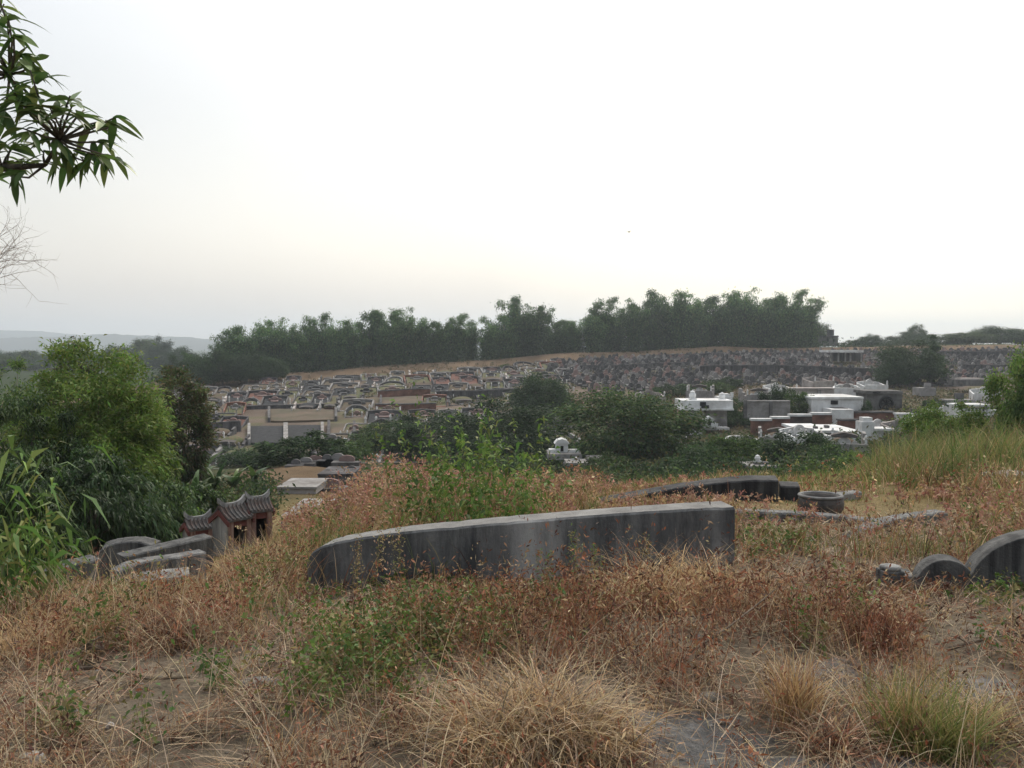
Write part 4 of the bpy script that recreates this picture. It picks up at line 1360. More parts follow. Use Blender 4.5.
GS = 'graves on the brown spur'
slab_at('spur_grave', 'pale slab with a red edge on the brown spur beside the weeds', 'grave', 277, 316, 489, 494, 34, 2.2, 'pinkwhite', GS, 'far_pale')
slab_at('spur_grave', 'long pale flat slab grave below the brown spur', 'grave', 281, 326, 518, 530, 22, 2.4, 'conc_pale', GS, 'far_pale')
slab_at('spur_grave', 'grey slab grave with small dark headstone on the spur', 'grave', 318, 352, 476, 484, 40, 2.4, 'far_grey', GS, 'far_dark')
slab_at('spur_grave', 'pale concrete slab lowest on the spur, right of the tiled shrine', 'grave', 268, 304, 530, 545, 19, 1.6, 'conc_pale', GS)
for k, (px, pt, pb, Y) in enumerate([(296, 461, 466, 49), (306, 459, 464, 49.5), (316, 457, 462, 50), (327, 456, 461, 50), (338, 455, 461, 50), (347, 457, 463, 48), (352, 468, 476, 42), (343, 471, 477, 43), (330, 481, 489, 36), (355, 480, 488, 38)]):
    p0 = W(px, pb, Y)
    t = thing('spur_headstone', p0, ['small grey headstone at the left end of the row on the spur', 'pale headstone second from the left on the spur crest', 'grey headstone third along the spur crest', 'pale headstone in the middle of the spur crest', 'grey headstone near the right end of the spur crest', 'pale headstone at the right end of the spur crest',
                                     'reddish headstone against the weeds on the spur', 'pinkish headstone left of the reddish one by the weeds', 'small pale headstone above the long flat slab', 'lone grey headstone half hidden by the red plumes'][k], 'headstone', 'small headstones on the spur')
    wd = .5 + .15 * (k % 3)
    h = max(.25, W(px, pt, Y).z - p0.z)
    MB().prism(arch_poly(wd, h + .1), -.08, .08).build('stone', M[['far_grey', 'far_pale', 'pink'][k % 3]], t, world=False)
    MB().box((0, -.25, -.35), (wd * 1.8, .7, .9)).build('base', M['far_grey'], t, world=False)

# ------------------------------------------------------------------ near graves
def px_wall(name, label, pts, th, mat, cat='wall', group=None, h=.5, capmat=None, end_skew=0, bevel=.016, sub=9, noise=.0012):
    """concrete wall whose front top edge passes through (px, py, distance); runs down into the ground"""
    P = [W(*p) for p in pts]
    Q = []
    for i in range(len(P) - 1):
        for t in np.linspace(0, 1, sub, endpoint=False):
            Q.append(P[i].lerp(P[i + 1], t))
    Q.append(P[-1])
    for _ in range(14):
        Q = [Q[0]] + [Q[i] * .5 + (Q[i - 1] + Q[i + 1]) * .25 for i in range(1, len(Q) - 1)] + [Q[-1]]
    rings = []
    rg = np.random.default_rng(len(pts) * 7 + int(pts[0][0]))
    for i, p in enumerate(Q):
        t = (Q[min(i + 1, len(Q) - 1)] - Q[max(i - 1, 0)])
        t.z = 0
        t.normalize()
        n = Vector((-t.y, t.x, 0))
        if n.y < 0:
            n = -n
        f = i / (len(Q) - 1)
        n = n * th + t * (end_skew * max(0, (f - .8) / .2))
        b = bevel
        dz = rg.normal() * noise - (rg.uniform(.002, .007) if rg.random() < .08 else 0)
        zb = tz(p.x, p.y) - .25
        nn = n.normalized()
        rings.append([Vector((p.x, p.y, zb)), p + Vector((0, 0, -b + dz)), p + nn * b + Vector((0, 0, dz)), p + n - nn * b + Vector((0, 0, .004 + dz)), p + n + Vector((0, 0, -b + dz)), Vector((p.x + n.x, p.y + n.y, zb))])
    base = Vector((Q[len(Q) // 2].x, Q[len(Q) // 2].y, tz(Q[len(Q) // 2].x, Q[len(Q) // 2].y)))
    return MB().sweep(rings).solo(name, M[mat], base, label, cat, group)


def mat_bigwall():
    m, nt, out = new_mat('stained_wall_concrete')
    L = nt.links.new
    tc = N(nt, 'ShaderNodeTexCoord')
    sep = N(nt, 'ShaderNodeSeparateXYZ')
    L(tc.outputs['Object'], sep.inputs[0])

    def noise(sx, sy, sz, detail=6, rough=.65):
        mp = N(nt, 'ShaderNodeMapping')
        mp.inputs['Scale'].default_value = (sx, sy, sz)
        L(tc.outputs['Object'], mp.inputs['Vector'])
        n = N(nt, 'ShaderNodeTexNoise')
        n.inputs['Scale'].default_value = 1
        n.inputs['Detail'].default_value = detail
        n.inputs['Roughness'].default_value = rough
        L(mp.outputs[0], n.inputs['Vector'])
        return n.outputs['Fac']
    r1 = ramp(nt, [(.3, (.085, .085, .086)), (.5, (.15, .15, .148)), (.72, (.27, .265, .255))])
    L(noise(1.6, 1.6, 1.6), r1.inputs['Fac'])
    st = ramp(nt, [(.4, (0, 0, 0)), (.62, (1, 1, 1))])
    L(noise(7, 7, 1.1, 8, .75), st.inputs['Fac'])
    mx = N(nt, 'ShaderNodeMix', data_type='RGBA')
    L(st.outputs['Color'], mx.inputs['Factor'])
    L(r1.outputs['Color'], mx.inputs[6])
    mx.inputs[7].default_value = (.06, .061, .063, 1)
    # pale washed patch right of the middle
    mr = N(nt, 'ShaderNodeMapRange', interpolation_type='SMOOTHSTEP')
    L(noise(5, 5, .8), mr.inputs['Value'])
    mr.inputs['From Min'].default_value = .3
    mr.inputs['From Max'].default_value = .7
    ax = N(nt, 'ShaderNodeMath', operation='SUBTRACT')
    L(sep.outputs['X'], ax.inputs[0])
    ax.inputs[1].default_value = .72
    ab = N(nt, 'ShaderNodeMath', operation='ABSOLUTE')
    L(ax.outputs[0], ab.inputs[0])
    m2 = N(nt, 'ShaderNodeMapRange', interpolation_type='SMOOTHSTEP')
    m2.inputs['From Min'].default_value = .45
    m2.inputs['From Max'].default_value = .1
    L(ab.outputs[0], m2.inputs['Value'])
    mm_ = N(nt, 'ShaderNodeMath', operation='MULTIPLY')
    L(m2.outputs[0], mm_.inputs[0])
    L(mr.outputs[0], mm_.inputs[1])
    mx2 = N(nt, 'ShaderNodeMix', data_type='RGBA')
    L(mm_.outputs[0], mx2.inputs['Factor'])
    L(mx.outputs[2], mx2.inputs[6])
    mx2.inputs[7].default_value = (.36, .35, .335, 1)
    # skylight on the top put into the colour: paler than the face
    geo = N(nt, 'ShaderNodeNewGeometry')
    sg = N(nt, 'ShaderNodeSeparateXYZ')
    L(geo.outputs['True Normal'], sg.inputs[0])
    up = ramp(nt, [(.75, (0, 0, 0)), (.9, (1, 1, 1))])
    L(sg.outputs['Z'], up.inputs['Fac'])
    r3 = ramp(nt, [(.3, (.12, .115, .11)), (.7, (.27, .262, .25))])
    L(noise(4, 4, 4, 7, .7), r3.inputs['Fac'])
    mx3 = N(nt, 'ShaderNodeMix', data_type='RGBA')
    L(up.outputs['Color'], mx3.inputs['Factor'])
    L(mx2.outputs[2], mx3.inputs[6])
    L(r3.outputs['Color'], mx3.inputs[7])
    p = N(nt, 'ShaderNodeBsdfPrincipled')
    p.inputs['Roughness'].default_value = .9
    p.inputs['Specular IOR Level'].default_value = .2
    L(mx3.outputs[2], p.inputs['Base Color'])
    b = N(nt, 'ShaderNodeBump')
    b.inputs['Strength'].default_value = .5
    b.inputs['Distance'].default_value = .015
    L(noise(40, 40, 30, 5), b.inputs['Height'])
    L(b.outputs[0], p.inputs['Normal'])
    L(p.outputs[0], out.inputs['Surface'])
    return m


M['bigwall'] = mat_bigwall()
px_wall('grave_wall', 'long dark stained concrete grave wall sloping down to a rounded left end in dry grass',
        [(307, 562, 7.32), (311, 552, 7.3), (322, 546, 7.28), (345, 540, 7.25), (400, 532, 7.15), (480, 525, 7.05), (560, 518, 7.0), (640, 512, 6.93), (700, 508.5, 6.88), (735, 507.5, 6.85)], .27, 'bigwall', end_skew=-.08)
px_wall('grave_wall', 'blackened concrete grave wall with pale top behind the pink plumes', [(600, 503, 11.3), (640, 495, 11.25), (680, 487.5, 11.15), (720, 482.5, 11.05), (755, 480, 11), (778.5, 480.5, 10.95)], .42, 'conc_dark')
px_wall('end_block', 'low dark concrete block butting the blackened grave wall', [(780.5, 486, 11.1), (800, 486.5, 11.05)], .4, 'conc_dark', 'block')
px_wall('grave_kerb', 'low concrete kerb running from behind the long wall past the squat pot', [(715, 511, 9.5), (770, 512, 9.45), (820, 515, 9.35), (865, 519.5, 9.2), (884, 522.5, 9.1)], .16, 'conc', 'kerb', 'low kerbs of the overgrown graves')
px_wall('grave_kerb', 'curved concrete kerb bending from the junction down into the green weeds', [(850, 543, 8.35), (862, 534, 8.5), (877, 526.5, 8.75), (892, 520.5, 9.0), (915, 516, 9.2), (948, 512, 9.4)], .17, 'conc', 'kerb', 'low kerbs of the overgrown graves')
px_wall('grave_kerb', 'thin pale broken kerb lying beyond the right end of the long wall', [(736, 573, 6.9), (790, 579, 6.8), (840, 585, 6.7), (872, 590, 6.62)], .13, 'conc_pale', 'kerb', 'low kerbs of the overgrown graves')
px_wall('grave_kerb', 'short grey kerb half sunk right of the squat pot', [(842, 494, 11.6), (862, 491.5, 11.8)], .15, 'conc_pale', 'kerb', 'low kerbs of the overgrown graves')
px_wall('grave_kerb', 'grey slab top showing through the grass at the right edge', [(1006, 477, 12.8), (1036, 474, 12.9)], .5, 'conc_pale', 'kerb', 'low kerbs of the overgrown graves')
# left graves, low on the slope
px_wall('low_grave_wall', 'curved pale topped wall, leftmost of the sunken graves beside the reeds', [(46, 578, 9.6), (58, 570, 9.7), (75, 564.5, 9.9), (101, 559, 10.1)], .3, 'conc_mid', 'wall', 'sunken grave walls on the left')
px_wall('low_grave_wall', 'arched dark grave back with rounded top behind the sunken walls', [(94, 557, 11.3), (101, 549, 11.3), (112, 544, 11.35), (127, 541, 11.4), (141, 542, 11.4), (152, 546, 11.4)], .3, 'conc_mid', 'wall', 'sunken grave walls on the left')
px_wall('low_grave_wall', 'straight grey wall rising to the little tiled shrine', [(124, 557, 10.6), (150, 551, 10.8), (180, 544, 11.1), (213, 536.5, 11.4)], .26, 'conc_mid', 'wall', 'sunken grave walls on the left')
px_wall('low_grave_wall', 'low curved pale coping in front of the straight grey wall', [(120, 572, 9.5), (132, 565, 9.6), (152, 560, 9.8), (180, 557, 10), (206, 552, 10.2)], .2, 'conc', 'wall', 'sunken grave walls on the left')
px_wall('low_grave_wall', 'flat pale slab lowest among the sunken graves', [(136, 582, 8.7), (160, 579, 8.8), (190, 576, 8.9)], .4, 'conc', 'wall', 'sunken grave walls on the left')
# scalloped tomb at the right
t = thing('scalloped_tomb', ground_at(985, 6.3), 'dark scalloped concrete tomb back with two humps cut by the right edge', 'tomb')


def scallop(outline, Y, dx, dy, name, mat, n=14):
    a = [W(px, py + 3, Y) for px, py in outline]
    zb = tz(a[0].x, Y) - .3
    fr = [Vector((a[0].x, Y, zb))] + a + [Vector((a[-1].x, Y, zb))]
    ring0 = fr
    ring1 = [p + Vector((dx, dy, 0)) for p in fr]
    MB().sweep([ring0, ring1]).build(name, M[mat], t, bevel=.012)


hump = [(916, 590)] + [(946 - 30 * math.cos(a) , 584 - 27 * math.sin(a)) for a in np.linspace(.25, 2.55, 12)]
scallop(hump, 6.25, .05, .2, 'small_hump', 'conc_mid')
big = [(971.3, 572)] + [(1050 - 80 * math.cos(a), 584 - 52 * math.sin(a)) for a in np.linspace(.3, PI - .35, 22)]
scallop(big, 6.2, .06, .24, 'large_hump', 'conc_mid')
scallop([(897, 571.5), (917, 574)], 6.4, .04, .24, 'low_arm', 'conc')
c_ = W(890, 580, 6.45)
MB().box((c_.x, c_.y, c_.z - .125), (.15, .15, .4)).build('end_post', M['conc_mid'], t, bevel=.012)
MB().lathe([(.01, 0), (.066, 0), (.072, .01), (.07, .026), (.05, .032), (.01, .034)], 18, (c_.x, c_.y, c_.z + .075)).build('post_cap', M['conc_pale'], t, smooth=True)

# squat pot by the kerb
p0 = ground_at(820, 10.3)
pc = W(820.5, 514, 10.3)
t = thing('squat_pot', (pc.x, 10.3, pc.z), 'squat dark round pot with worn pale rim beside the low kerb', 'pot')
MB().lathe([(.12, -.05), (.20, 0), (.245, .07), (.25, .13), (.235, .19), (.21, .205), (.18, .205), (.17, .16), (.15, .05), (.01, .04)], 30, (pc.x, 10.3, pc.z)).build('body', M['pot'], t, smooth=True)
MB().sweep([[(pc.x + (.225 + .025 * math.cos(b)) * math.cos(a), 10.3 + (.225 + .025 * math.cos(b)) * math.sin(a), pc.z + .208 + .017 * math.sin(b)) for b in np.linspace(0, 2 * PI, 9)[:-1]] for a in np.linspace(0, 2 * PI, 37)], False).build('rim', M['potrim'], t, smooth=True)


# tiled shrines
def tiled_shrine(loc, rz, Lx, wy, hw, rise, label, name='tiled_shrine', group='tiled shrines on the left slope', dark=False):
    t = thing(name, loc, label, 'shrine', group, (0, 0, rz))
    hx, hy = Lx / 2, wy / 2
    B_ = lambda mb, n, m_, par=t, **k: link(n, mb.mesh(n, M[m_], **k), par)
    B_(MB().box((0, 0, -.1), (Lx * 1.15, wy * 1.2, .3)), 'base', 'conc')
    for s in (-1, 1):
        x0, x1 = s * hx * .9 - .03, s * hx * .9 + .03
        g = MB()
        poly = [(-hy * .92, .05), (hy * .92, .05), (hy * .92, hw), (0, hw + rise * .92), (-hy * .92, hw)]
        g.add([(x0, a, z) for a, z in poly] + [(x1, a, z) for a, z in poly], [tuple(range(5)), tuple(range(9, 4, -1))] + [(i, (i + 1) % 5, (i + 1) % 5 + 5, i + 5) for i in range(5)])
        B_(g, 'gable_wall', 'conc_pale' if not dark else 'conc_dark', bevel=.004)
        bb = MB()
        xo = s * (hx * .9 + .045)
        for q in (-1, 1):
            prof = [(q * hy * 1.22, hw - rise * .12), (q * hy * .6, hw + rise * .42), (0, hw + rise + .0)]
            rings = [[(xo - .014, a, z - .055), (xo + .014, a, z - .055), (xo + .014, a, z + .012), (xo - .014, a, z + .012)] for a, z in prof]
            bb = MB().sweep(rings)
            B_(bb, 'bargeboard', 'redpaint')
    B_(MB().box((0, hy * .8, hw / 2), (Lx * .86, .05, hw)), 'back_wall', 'conc')
    B_(MB().box((0, hy * .3, hw * .45), (Lx * .8, .04, hw * .8)), 'shade_panel', 'black')  # black board, its colour stands for the shade in the open front
    for s in (-1, 1):
        B_(MB().box((s * hx * .78, -hy * .86, hw / 2), (.075, .075, hw)), 'column', 'pinkcol', bevel=.006)
    B_(MB().box((0, -hy * .86, hw - .05), (Lx * .95, .06, .1)), 'lintel', 'redpaint')
    roof = MB()
    n = max(7, int(Lx / .055))
    for q in (-1, 1):
        prof = [(q * hy * 1.2, hw - rise * .1), (q * hy * .95, hw + rise * .12), (q * hy * .5, hw + rise * .5), (q * .01, hw + rise + .03)]
        roof.sweep([[(-hx * 1.1, a, z), (hx * 1.1, a, z), (hx * 1.1, a, z + .03), (-hx * 1.1, a, z + .03)] for a, z in prof])
        for k in range(n):
            x = -hx * 1.05 + 2.1 * hx * k / (n - 1)
            roof.tube([(x, a, z + .035) for a, z in prof], .017, 6)
    ro = B_(roof, 'roof', 'rooftile')
    rd = MB()
    rings = []
    for u in np.linspace(-1, 1, 13):
        x = u * hx * 1.16
        z = hw + rise + .045 + .09 * abs(u) ** 3
        rings.append([(x, -.03, z - .03), (x, .03, z - .03), (x, .022, z + .045), (x, -.022, z + .045)])
    rd.sweep(rings)
    B_(rd, 'ridge', 'pale_cap', ro)
    return t


def shrine_at(px, pyb, Y, *a, **k):
    p = W(px, pyb, Y)
    return tiled_shrine((p.x, p.y, p.z), *a, **k)


shrine_at(232, 549, 13, R(54), .38, .36, .44, .13, 'grey shrine with red gable edges and tiled roof, middle of three')
shrine_at(258, 547, 13.3, R(34), .30, .32, .54, .11, 'taller dark fronted shrine with curled ridge, right of the red gabled one', dark=True)
shrine_at(198, 545, 13.6, R(40), .34, .28, .25, .09, 'smallest grey shrine with pale post, left of the red gabled one')

# stones and dead wood
def rock(name, px, py, sx, sy, sz, mat, label, seed, cat='stone'):
    p = ground_px(px, py)
    bm = bmesh.new()
    bmesh.ops.create_icosphere(bm, subdivisions=3, radius=1)
    rg = random.Random(seed)
    o = [rg.uniform(0, 9) for _ in range(6)]
    for v in bm.verts:
        c_ = v.co.copy()
        f = 1 + .18 * math.sin(c_.x * 2.3 + o[0]) * math.sin(c_.y * 2.9 + o[1]) + .12 * math.sin(c_.z * 4 + o[2] + c_.x * 3) + .05 * math.sin(c_.x * 9 + o[3]) * math.sin(c_.y * 8 + c_.z * 7 + o[4])
        v.co = Vector((c_.x * sx * f, c_.y * sy * f, c_.z * sz * f))
    me = bpy.data.meshes.new(name)
    bm.to_mesh(me)
    bm.free()
    me.materials.append(M[mat])
    o_ = link(name, me, None, (p.x, p.y, p.z + sz * .35))
    o_.rotation_euler = (0, 0, rg.uniform(-.3, .3))
    return tag(o_, label, cat)


rock('stone', 262, 690, .105, .06, .035, 'rock', 'long flat grey stone on the bare ground below the long wall', 3)
rock('stone', 33, 765, .045, .035, .03, 'whiterock', 'pale round stone at the bottom left corner', 5)
rock('stone', 110, 729, .016, .014, .014, 'whiterock', 'tiny white stone on the bare soil at the left', 6)
rock('stone', 850, 606, .16, .1, .035, 'rock', 'flat grey stone in front of the scalloped tomb', 8)
rock('stone', 392, 530, .02, .02, .02, 'rock', 'small stone hidden under the weeds', 9) if False else None
rock('stone', 712, 700, .07, .05, .02, 'rock', 'small flat stone at the edge of the grey patch', 10)


def dead_branch(pxs, r0, label, seed):
    rg = np.random.default_rng(seed)
    P = [ground_px(a, b) + Vector((0, 0, r0 * .8 + q)) for a, b, q in pxs]
    base = P[0].copy()
    t = thing('dead_branch', base, label, 'branch', 'dead branches on the bare ground')
    rr = list(np.linspace(r0, r0 * .55, len(P)))
    MB().tube(P, rr, 8).build('limb', M['deadwood'], t, smooth=True)
    for k in range(4):
        i = int(rg.integers(0, len(P) - 1))
        a = P[i].lerp(P[i + 1], .5)
        d = Vector((rg.normal() * .12, rg.normal() * .1, .03 + abs(rg.normal()) * .04))
        MB().tube([a, a + d * .5, a + d + Vector((0, 0, -.02))], [r0 * .4, r0 * .3, r0 * .15], 5).build('twig', M['deadwood'], t, smooth=True)


dead_branch([(45, 668, .03), (70, 664, .04), (92, 662, .05), (104, 661, .05)], .022, 'thick weathered branch lying in the grass at the left', 1)
dead_branch([(55, 675, .01), (100, 674, .02), (150, 684, .01), (190, 681, .01)], .011, 'thin grey branch lying below the thick weathered one', 2)
dead_branch([(40, 697, .0), (80, 692, .0), (108, 686, .01)], .009, 'thin reddish stick on the bare soil at the left', 3)
dead_branch([(690, 672, .08), (730, 655, .14), (760, 640, .2), (775, 630, .22)], .006, 'thin pale stick leaning in the russet weeds', 4)
dead_branch([(950, 655, .02), (985, 646, .03), (1022, 640, .03)], .012, 'dark branch in front of the scalloped tomb', 5)

# ------------------------------------------------------------------ near trees that reach into the frame from the left


def curved_leaf(bag, p, d, Lf, Wf, col, rng, droop):
    d = d.normalized()
    s = d.cross(Vector((0, 0, 1)))
    s = (s.normalized() if s.length > .05 else Vector((1, 0, 0)))
    s = (s + Vector(rng.normal(size=3)) * .35).normalized()
    up = s.cross(d)
    n = 5
    rows = []
    q = p.copy()
    dd = d.copy()
    for k in range(n + 1):
        t = k / n
        wv = Wf * .5 * math.sin(PI * min(1, .06 + .94 * t) ** .8) * (1 if k < n else .05)
        rows += [q - s * wv + up * wv * .35, q.copy(), q + s * wv + up * wv * .35]
        dd = (dd + Vector((0, 0, -droop / n))).normalized()
        q = q + dd * (Lf / n)
    F = []
    for k in range(n):
        a = k * 3
        F += [[a, a + 1, a + 4, a + 3], [a + 1, a + 2, a + 5, a + 4]]
    bag.add(np.array([tuple(v) for v in rows]), np.array(F), np.tile(np.array(col)[None], (len(rows), 1)))


base = Vector((-4.3, 5.2, tz(-4.3, 5.2)))
t = thing('broadleaf_tree', base, 'broadleaf tree with long glossy leaves hanging into the upper left corner', 'tree')
MB().tube([base + Vector((0, 0, -.2)), base + Vector((.05, 0, 1)), base + Vector((.1, .05, 2.2)), base + Vector((.25, 0, 3.3)), base + Vector((.2, .1, 4.4))], [.19, .15, .13, .1, .05], 10).build('trunk', M['bark'], t, smooth=True)
twigs = [(4, 4), (8, 16), (14, 34), (27, 47), (37, 60), (34, 84), (20, 62), (8, 84), (30, 108), (50, 108), (72, 106), (84, 110), (98, 122), (104, 142), (100, 156), (86, 162), (66, 160), (52, 140), (40, 128), (22, 128), (10, 150), (24, 158), (10, 176), (18, 100), (44, 150), (2, 120),
         (-10, 60), (-14, 110), (-12, 150), (-30, 30), (-30, 90), (-40, 130), (-20, 10), (-60, 70), (-60, 20), (-50, -20), (-10, -25), (-90, 50), (-90, 110), (-24, 178), (-4, 40), (16, 142), (30, 70), (60, 124), (0, 165), (118, 116), (114, 158), (70, 96), (26, 92), (40, 110)]
rng = np.random.default_rng(77)
hub = {0: W(-60, 175, 5.15), 1: W(2, 168, 5.05), 2: W(45, 165, 5.0), 3: W(-40, 60, 5.2), 4: W(10, 75, 5.1), 5: W(60, 140, 4.97)}
start = base + Vector((.2, 0, 2.6))
br = MB()
br.tube([start, start.lerp(hub[0], .5) + Vector((0, 0, .06)), hub[0], hub[1], hub[2]], [.05, .042, .034, .022, .012], 7)
br.tube([hub[0], hub[3].lerp(hub[0], .4) + Vector((.05, 0, 0)), hub[3], hub[4]], [.03, .024, .018, .01], 6)
br.tube([hub[2], hub[5], W(108, 128, 4.95)], [.012, .009, .005], 5)
bag = Bag()
for k, (px, py) in enumerate(twigs):
    tip = W(px, py, 5.0 + rng.uniform(-.28, .28))
    hb = min(hub.values(), key=lambda h: (h - tip).length)
    mid = hb.lerp(tip, .5) + Vector(rng.normal(size=3)) * .02
    br.tube([hb, mid, tip], [.008, .006, .004], 5)
    dv = (tip - hb).normalized()
    for j in range(7):
        az_ = j * 2.4 + rng.uniform(0, 1)
        d = dv * .7 + Vector((math.cos(az_), math.sin(az_) * .8, rng.uniform(-1.0, .25)))
        col = jitter([(.09, .165, .04), (.125, .20, .052), (.06, .115, .03), (.155, .205, .06)], 1, rng, .3, .1)[0]
        curved_leaf(bag, tip - dv * rng.uniform(0, .09), d, rng.uniform(.12, .22), rng.uniform(.034, .05), col, rng, rng.uniform(.3, .9))
br.build('branches', M['bark'], t, smooth=True)
link('leaves', bag.mesh('leaves', M['gloss_leaf'], t.location), t)


def bare_tree(base, tips, label, seed, h0, r=.012):
    rng = np.random.default_rng(seed)
    t = thing('bare_tree', base, label, 'bare tree', None)
    tr = MB().tube([base + Vector((0, 0, -.2)), base + Vector((.02, .03, h0 * .5)), base + Vector((.05, 0, h0))], [.05, .04, .025], 8)
    tr.build('trunk', M['twig'], t, smooth=True)
    tw = MB()

    def grow(p, d, ln, r, lev):
        n = 4
        path = [p]
        q = p.copy()
        for k in range(n):
            d = (d + Vector(rng.normal(size=3)) * .16).normalized()
            q = q + d * ln / n
            path.append(q.copy())
            if lev > 0 and k > 0:
                for _ in range(2 if lev > 1 else 1):
                    e = (d + Vector(rng.normal(size=3)) * .65).normalized()
                    grow(q, e, ln * rng.uniform(.4, .7), r * .55, lev - 1)
        tw.tube(path, list(np.linspace(r, r * .35, n + 1)), 4)
    top = base + Vector((.05, 0, h0))
    for tp in tips:
        v = tp - top
        grow(top, v.normalized(), v.length, r, 3)
    tw.build('twigs', M['twig'], t, smooth=False)


bare_tree(Vector((-3.75, 6.0, tz(-3.75, 6))), [W(-2, 272, 6.0), W(-22, 264, 5.9)], 'bare thin twigs of a leafless sapling at the left edge', 5, 1.9, .0055)


# the bird
pb = W(629, 232, 110)
t = thing('bird', pb, 'tiny dark bird gliding in the pale sky', 'bird')
bird = MB()
bird.sweep([[(x * 1.0, r * math.cos(a), r * math.sin(a)) for a in np.linspace(0, 2 * PI, 9)[:-1]] for x, r in ((-.2, .01), (-.12, .045), (0, .06), (.1, .05), (.17, .035), (.22, .008))])
for s in (-1, 1):
    bird.sweep([[(.08, s * .03, .03), (-.08, s * .03, .03), (-.08, s * .03, .045), (.08, s * .03, .045)], [(.1, s * .2, .12), (-.05, s * .2, .12), (-.05, s * .2, .13), (.1, s * .2, .13)], [(0, s * .42, .1), (-.06, s * .42, .1), (-.06, s * .42, .105), (0, s * .42, .105)]])
bird.sweep([[(-.18, -.02, 0), (-.18, .02, 0), (-.18, .02, .01), (-.18, -.02, .01)], [(-.32, -.05, 0), (-.32, .05, 0), (-.32, .05, .008), (-.32, -.05, .008)]])
o = link('body', bird.mesh('body', M['bird']), t)
t.rotation_euler = (0, 0, .9)

# ------------------------------------------------------------------ dry grass, weeds and litter of the foreground
TAN = np.array([(.54, .38, .19), (.44, .29, .145), (.34, .22, .115), (.64, .48, .28), (.24, .15, .08)])
RUS = np.array([(.25, .10, .055), (.16, .068, .042), (.33, .14, .075), (.085, .042, .03), (.36, .20, .115)])
PINK = np.array([(.40, .22, .15), (.34, .17, .12), (.46, .29, .20), (.32, .15, .11), (.38, .26, .16)])
STRAW = np.array([(.48, .36, .22), (.36, .27, .17), (.60, .46, .30), (.25, .19, .13), (.15, .115, .085)])
WEED = np.array([(.10, .17, .038), (.135, .20, .05), (.07, .125, .032), (.16, .19, .06)])
YEL = np.array([(.25, .225, .08), (.31, .26, .105), (.19, .20, .06), (.36, .285, .13)])
GRN = np.array([(.15, .20, .055), (.20, .235, .07), (.25, .235, .085), (.11, .16, .045)])
BAREG = [(100, 700, 200, 34), (280, 665, 45, 45), (40, 760, 120, 20), (690, 745, 115, 24), (850, 682, 85, 22), (810, 764, 170, 10), (960, 690, 60, 10), (930, 760, 70, 8), (230, 720, 120, 26), (960, 610, 90, 12), (1010, 690, 40, 12)]


def blob(px, py, L):
    g = np.zeros_like(px)
    for cx, cy, rx, ry in L:
        g = np.maximum(g, np.exp(-((px - cx) / rx) ** 2 - ((py - cy) / ry) ** 2))
    return g


# solid footprints that nothing may grow through: big wall, other walls
def in_wall(x, y):
    xb = np.clip((x + 1.65) / 3.3, 0, 1)
    yf = 7.32 + (6.85 - 7.32) * xb
    return (x > -1.68) & (x < 1.68) & (y > yf - .03) & (y < yf + .32)


def field(n, y0, y1, rng, pw=1.0):
    """random ground points, more of them near"""
    u = rng.random(n)
    if pw == 1:
        Y = y0 * (y1 / y0) ** u
    else:
        Y = y0 + (y1 - y0) * u
    X = rng.uniform(-1, 1, n) * (.68 * Y + .7)
    Z = terr(X, Y)
    px, py = proj(X, Y, Z)
    return X, Y, Z, px, py


def scatter(n, y0, y1, dens, rng, pw=1):
    X, Y, Z, px, py = field(n, y0, y1, rng, pw)
    d = dens(px, py, X, Y) * (.12 + 1.5 * soft(fbm(X * 2.6, Y * 2.6, 3, 61), .36, .62))
    k = (rng.random(n) < d) & ~in_wall(X, Y)
    return np.stack([X, Y, Z], 1)[k], px[k], py[k]


rng = np.random.default_rng(2024)
fine = lambda Y: np.clip(Y / 5.5, .75, 3)   # farther blades are fewer and a little wider

# straw litter on the soil
bag = Bag()
P, px, py = scatter(110000, 2.7, 10, lambda px, py, X, Y: .9 - .3 * blob(px, py, BAREG), rng)
n = len(P)
P[:, 2] += rng.uniform(.003, .05, n)
V, F, C, _ = blades(P, rng.uniform(0, 2 * PI, n), rng.uniform(.06, .26, n) * rng.uniform(.5, 1.2, n), rng.uniform(.003, .0075, n) * fine(P[:, 1]), rng.uniform(1.15, 1.5, n), rng.uniform(-.2, .35, n), jitter(np.concatenate([STRAW, STRAW * .75, RUS * .9]), n, rng, .3, .08), rng, seg=2)
bag.add(V, F, C)
tag(link('straw_litter', bag.mesh('straw_litter', M['grass'])), 'fallen straw lying over the bare soil', 'straw', None, 'stuff')

def rus_d(px, py, X, Y):
    d = .95 * blob(px, py, [(470, 640, 110, 50), (620, 640, 130, 50), (745, 645, 120, 44), (170, 640, 110, 38), (40, 650, 60, 30), (830, 640, 80, 28), (920, 650, 110, 30), (240, 600, 70, 40), (880, 600, 90, 18), (300, 575, 40, 40), (960, 700, 80, 30)])
    return np.maximum(d, .08) * (1 - .95 * blob(px, py, BAREG))



# standing dry grass
bag = Bag()


def tan_d(px, py, X, Y):
    d = .9 * blob(px, py, [(110, 610, 170, 55), (20, 640, 90, 60), (230, 590, 90, 45), (640, 600, 90, 40), (560, 740, 130, 40), (880, 730, 150, 40), (760, 610, 110, 28), (850, 615, 110, 30), (980, 720, 120, 40), (300, 740, 160, 26), (60, 735, 120, 16), (250, 640, 60, 30)])
    d = np.maximum(d, .3 * (py > 575)) * (1 - .85 * blob(px, py, [(480, 645, 110, 40), (640, 650, 120, 38), (750, 650, 100, 36), (370, 665, 50, 36)]))
    return d * (1 - .93 * blob(px, py, BAREG))


